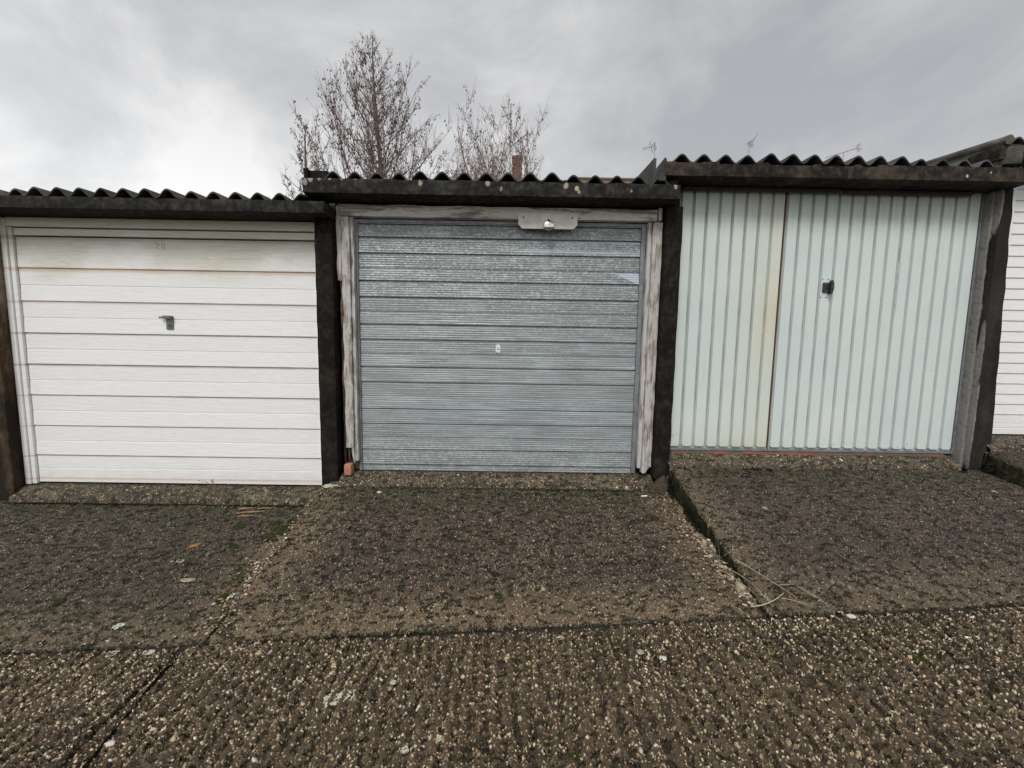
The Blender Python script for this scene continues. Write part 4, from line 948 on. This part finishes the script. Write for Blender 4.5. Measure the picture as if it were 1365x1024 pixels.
# step face of the far right drive, sunken stones, patches
P_ = [(-.642, -1.607, .036, 'largest white lichen patch on the lane, left of centre'), (-.585, -1.60, .024, 'white lichen patch touching the largest one'), (-.439, -1.554, .012, 'small white lichen patch on the lane above the larger ones'),
      (-.224, -1.779, .014, 'white lichen patch near the bottom edge, left of centre'), (-.325, -1.81, .013, 'white lichen patch at the very bottom edge'),
      (-1.876, -1.183, .020, 'pale lichen patch on the left drive just above the cross joint'), (-1.758, -1.339, .018, 'pale lichen patch on the lane below the left cross joint'), (-1.583, -1.341, .016, 'pale lichen patch beside the meeting of the joints'),
      (-1.948, -.728, .018, 'whitish lichen patch in the middle of the left drive')]
for x, y, r_, lb in P_:
    bm = bmesh.new(); rr = random.Random(int(-x * 1e3))
    for i in range(70):
        a_ = rr.uniform(0, 6.28); q = r_ * math.sqrt(rr.random()) * .9
        lump(bm, on(x + math.cos(a_) * q * 1.3, y + math.sin(a_) * q, .001), rr.uniform(.08, .24) * r_, (1.2, 1, .30), 1, .4, i, 3)
    tag(fin('lichen_patch', bm, M['lichen'], None, True), lb, 'lichen', 'pale lichen patches on the concrete')
def stone(x, y, r_, sq, mat, lb, dz_=.003):
    bm = bmesh.new(); lump(bm, on(x, y, dz_), r_, sq, 3, .18, x * 11, 1.6); tag(fin('stone', bm, M[mat], None, True), lb, 'stone')
stone(1.165, -1.13, .028, (.75, 1.1, .7), 'pebble', 'rounded buff stone at the foot of the right drive among dry grass', .008)
stone(-1.771, -.89, .030, (1.3, .6, .25), 'pebble', 'flat buff stone lying on the left drive')
stone(-.073, -1.125, .010, (.9, 1, .6), 'brick', 'small orange pebble beside tiny moss on the middle drive')
stone(.56, -1.47, .014, (1.1, .9, .5), 'pebble', 'yellowish pebble set in the lane right of centre')
stone(.64, -1.505, .013, (1.2, .8, .5), 'white_stone', 'white pebble set in the lane right of centre')
stone(1.55, -1.33, .018, (1.3, .7, .35), 'white_stone', 'flat pale stone beside the right cross joint')
stone(-1.36, -1.743, .013, (1.4, .8, .4), 'white_stone', 'white stone beside the lane joint near the bottom left')
stone(-.93, -.20, .014, (1.3, .8, .5), 'white_stone', 'white stone on the middle drive near its left top corner')
# splintered wood by the left sill
bm = bmesh.new()
for (a_, b_, r_) in (((-1.93, -.25, .006), (-1.74, -.215, .012), .008), ((-1.90, -.285, .004), (-1.80, -.27, .008), .007), ((-1.95, -.20, .004), (-1.86, -.17, .008), .009), ((-1.82, -.19, .005), (-1.70, -.17, .005), .006)):
    pts = [Vector(on(a_[0] + (b_[0] - a_[0]) * t, a_[1] + (b_[1] - a_[1]) * t, a_[2] + .003 * math.sin(t * 6))) for t in (0, .3, .6, 1)]
    tube(bm, pts, [r_ * .5, r_, r_ * .9, r_ * .3], 5)
tag(fin('splintered_wood', bm, M['stick']), 'reddish splintered wood pieces lying below the white door', 'wood')
bm = bmesh.new(); tube(bm, [on(-1.86, -.36, .006), on(-1.80, -.33, .010), on(-1.75, -.31, .007)], [.004, .007, .003], 5)
tag(fin('twig', bm, M['rotten']), 'dark twig lying on the left drive below the splintered wood', 'twig')
bm = bmesh.new(); n = 6
for i in range(n): 
    t0, t1 = i / n, (i + 1) / n
    for s_ in (-1, 1):
        w0, w1 = .011 * math.sin(math.pi * t0) ** .7 * s_, .011 * math.sin(math.pi * t1) ** .7 * s_
        A = Vector(on(-1.985, -.635, .008)); Bq = Vector((.052, .062, .0)); N_ = Vector((-.7, .7, .35))
        bm.faces.new([bm.verts.new(p) for p in (A + Bq * t0 + Vector((0, 0, .006 * math.sin(t0 * 3))), A + Bq * t1 + Vector((0, 0, .006 * math.sin(t1 * 3))), A + Bq * t1 + N_ * w1 + Vector((0, 0, .01)), A + Bq * t0 + N_ * w0 + Vector((0, 0, .01)))])
bmesh.ops.remove_doubles(bm, verts=bm.verts, dist=1e-5)
o = fin('leaf', bm, M['leaf']); o.modifiers.new('t', 'SOLIDIFY').thickness = .0012; tag(o, 'curled orange-brown leaf on the left drive', 'leaf')
bm = bmesh.new(); tube(bm, [on(.962, -.236, .010), on(1.004, -.232, .010)], .0055, 10); tag(fin('cigarette_end', bm, M['paper']), 'white cigarette end lying on the middle drive near the black post', 'cigarette end')
# dry grass at the corner of the right drive
bm = bmesh.new()
S_ = [((1.10, -.99, .03), (1.20, -1.12, .05), (1.235, -1.27, .012), .0020), ((1.20, -1.02, .03), (1.30, -1.16, .035), (1.375, -1.235, .012), .0022), ((1.14, -1.26, .010), (1.22, -1.275, .018), (1.315, -1.225, .030), .0038), ((1.30, -1.235, .014), (1.35, -1.25, .02), (1.405, -1.275, .01), .0022),
      ((1.235, -1.235, .006), (1.25, -1.225, .016), (1.215, -1.21, .014), .0030), ((1.19, -.93, .02), (1.27, -.96, .09), (1.34, -1.06, .07), .0010), ((1.22, -.95, .02), (1.25, -.94, .11), (1.27, -.98, .14), .0008), ((1.13, -1.02, .015), (1.17, -1.13, .03), (1.20, -1.22, .012), .0016),
      ((1.33, -1.17, .02), (1.37, -1.18, .03), (1.41, -1.17, .02), .0015), ((1.20, -1.0, .01), (1.20, -.98, .10), (1.21, -.96, .16), .0007), ((1.14, -.98, .01), (1.15, -.95, .10), (1.14, -.93, .14), .0006), ((1.41, -1.18, .02), (1.46, -1.24, .022), (1.49, -1.27, .008), .0018)]
for a_, b_, c_, r_ in S_:
    A, B_, Cc = (Vector(on(p[0], p[1], p[2] + .004)) for p in (a_, b_, c_))
    tube(bm, [A.lerp(B_, t).lerp(B_.lerp(Cc, t), t) for t in [i / 8 for i in range(9)]], [r_ * .8 * (1 - .55 * i / 8) for i in range(9)], 5)
tag(fin('dry_grass', bm, M['straw']), 'bleached dry grass stalks lying at the corner of the right drive', 'dry grass')
bm = bmesh.new(); rr = random.Random(77)       # small leaf scraps and straw bits caught along the joints and steps
for i in range(190):
    q = rr.random()
    if q < .4: x, y = -1.42 + rr.gauss(0, .06), -.18 - 1.05 * rr.random()
    elif q < .65: x, y = 1.16 - abs(rr.gauss(0, .05)), -.18 - 1.05 * rr.random()
    elif q < .85: x, y = rr.uniform(-3.3, 3.3), -.165 - abs(rr.gauss(0, .02))
    else: x, y = rr.uniform(-2.2, 2.4), rr.uniform(-1.9, -.2)
    a_ = rr.uniform(0, 6.28); l_, w_ = (rr.uniform(.008, .022), rr.uniform(.003, .008)) if rr.random() < .6 else (rr.uniform(.02, .05), .0012)
    u = Vector((math.cos(a_), math.sin(a_), rr.uniform(-.15, .15))) * l_; v_ = Vector((-math.sin(a_), math.cos(a_), rr.uniform(-.3, .3))) * w_; c = Vector(on(x, y, .007))
    pts = [c - u, c - u * .3 + v_ + Vector((0, 0, .002)), c + u * .4 + v_ * .8, c + u, c + u * .3 - v_, c - u * .4 - v_ * .9]
    bm.faces.new([bm.verts.new(p) for p in pts])
o = fin('leaf_litter', bm, M['litter']); o.modifiers.new('t', 'SOLIDIFY').thickness = .001; tag(o, 'scraps of brown leaf and straw caught along the joints', 'leaf litter', kind='stuff')
# dead weed against the white door
bm = bmesh.new(); rr = random.Random(3); bz = drive_z(1, -2.15, -.15); b0 = Vector((-2.15, -.15, bz)); t0 = b0 + Vector((-.012, -.01, .155)); tube(bm, [b0, b0.lerp(t0, .5) + Vector((.004, 0, 0)), t0], [.0026, .002, .0014], 5)
for i in range(22):
    s_ = b0.lerp(t0, rr.uniform(.55, 1)); e_ = s_ + Vector((rr.uniform(-.12, .13), rr.uniform(-.03, .03), rr.uniform(.01, .06))); m_ = s_.lerp(e_, .55) + Vector((0, 0, .02)); tube(bm, [s_, m_, e_], .0008, 3)
    for k in range(3): lump(bm, m_.lerp(e_, rr.random()) + Vector((rr.uniform(-.006, .006), 0, rr.uniform(-.006, .006))), .0028, (1, 1, 1), 1, .2, k)
tag(fin('dead_weed', bm, M['weed']), 'small dead weed standing in front of the white door', 'weed')
# loose grit, far too many to count
def grit(name, n, area, mats, seed, lab):
    rr = random.Random(seed); base = bmesh.new(); bmesh.ops.create_icosphere(base, subdivisions=1, radius=1); bv = np.array([v.co[:] for v in base.verts]); bf = np.array([[v.index for v in f.verts] for f in base.faces]); base.free()
    V = []; F = []; off = 0; r = np.random.RandomState(seed)
    while n > 0:
        x, y, s_ = area(rr)
        k = bv * (1 + r.uniform(-.22, .22, (len(bv), 1))) * np.array([s_ * rr.uniform(.8, 1.5), s_ * rr.uniform(.7, 1.1), s_ * rr.uniform(.35, .7)])
        a_ = rr.uniform(0, 6.28); c_, q_ = math.cos(a_), math.sin(a_); k = np.stack([k[:, 0] * c_ - k[:, 1] * q_, k[:, 0] * q_ + k[:, 1] * c_, k[:, 2]], 1) + np.array(on(x, y, .002))
        V.append(k); F.append(bf + off); off += len(bv); n -= 1
    V = np.concatenate(V); F = np.concatenate(F); me = bpy.data.meshes.new(name); me.from_pydata(V.tolist(), [], F.tolist()); me.update()
    return tag(link(name, me, mats), lab, 'grit', kind='stuff')
def a_joint(rr):                              # crumbs gathered along the joints
    q = rr.random()
    if q < .35: y = -.16 - 1.1 * rr.random(); return (-1.40 + rr.gauss(0, .045), y, rr.uniform(.003, .010))
    if q < .55: y = -.16 - 1.1 * rr.random(); return (1.165 - abs(rr.gauss(0, .05)), y, rr.uniform(.003, .009))
    if q < .75: x = rr.uniform(-3.3, 3.3); return (x, -1.3 + rr.gauss(0, .03), rr.uniform(.002, .006))
    return (rr.uniform(-3.5, 3.5), rr.uniform(-1.28, -.16), rr.uniform(.002, .005))
def a_lane(rr): return (rr.uniform(-2.6, 2.7), rr.uniform(-2.1, -1.3), rr.uniform(.002, .006))
grit('loose_grit', 1500, a_joint, M['grit'], 1, 'brown and buff grit and crumbs scattered along the joints and drives')
def a_step(rr): y = -.75 - .5 * rr.random(); return (1.19 - abs(rr.gauss(0, .03)), y, rr.uniform(.005, .014))
grit('step_rubble', 260, a_step, M['grit'], 7, 'broken crumbs filling the low end of the step beside the right drive')
grit('loose_grit', 700, a_lane, M['grit'], 2, 'mixed grit scattered over the lane')
grit('loose_grit', 900, lambda rr: (rr.uniform(-3.5, 3.4), rr.uniform(-2.0, -.16), rr.uniform(.003, .008)), M['rubble'], 3, 'dark grit scattered over the concrete')
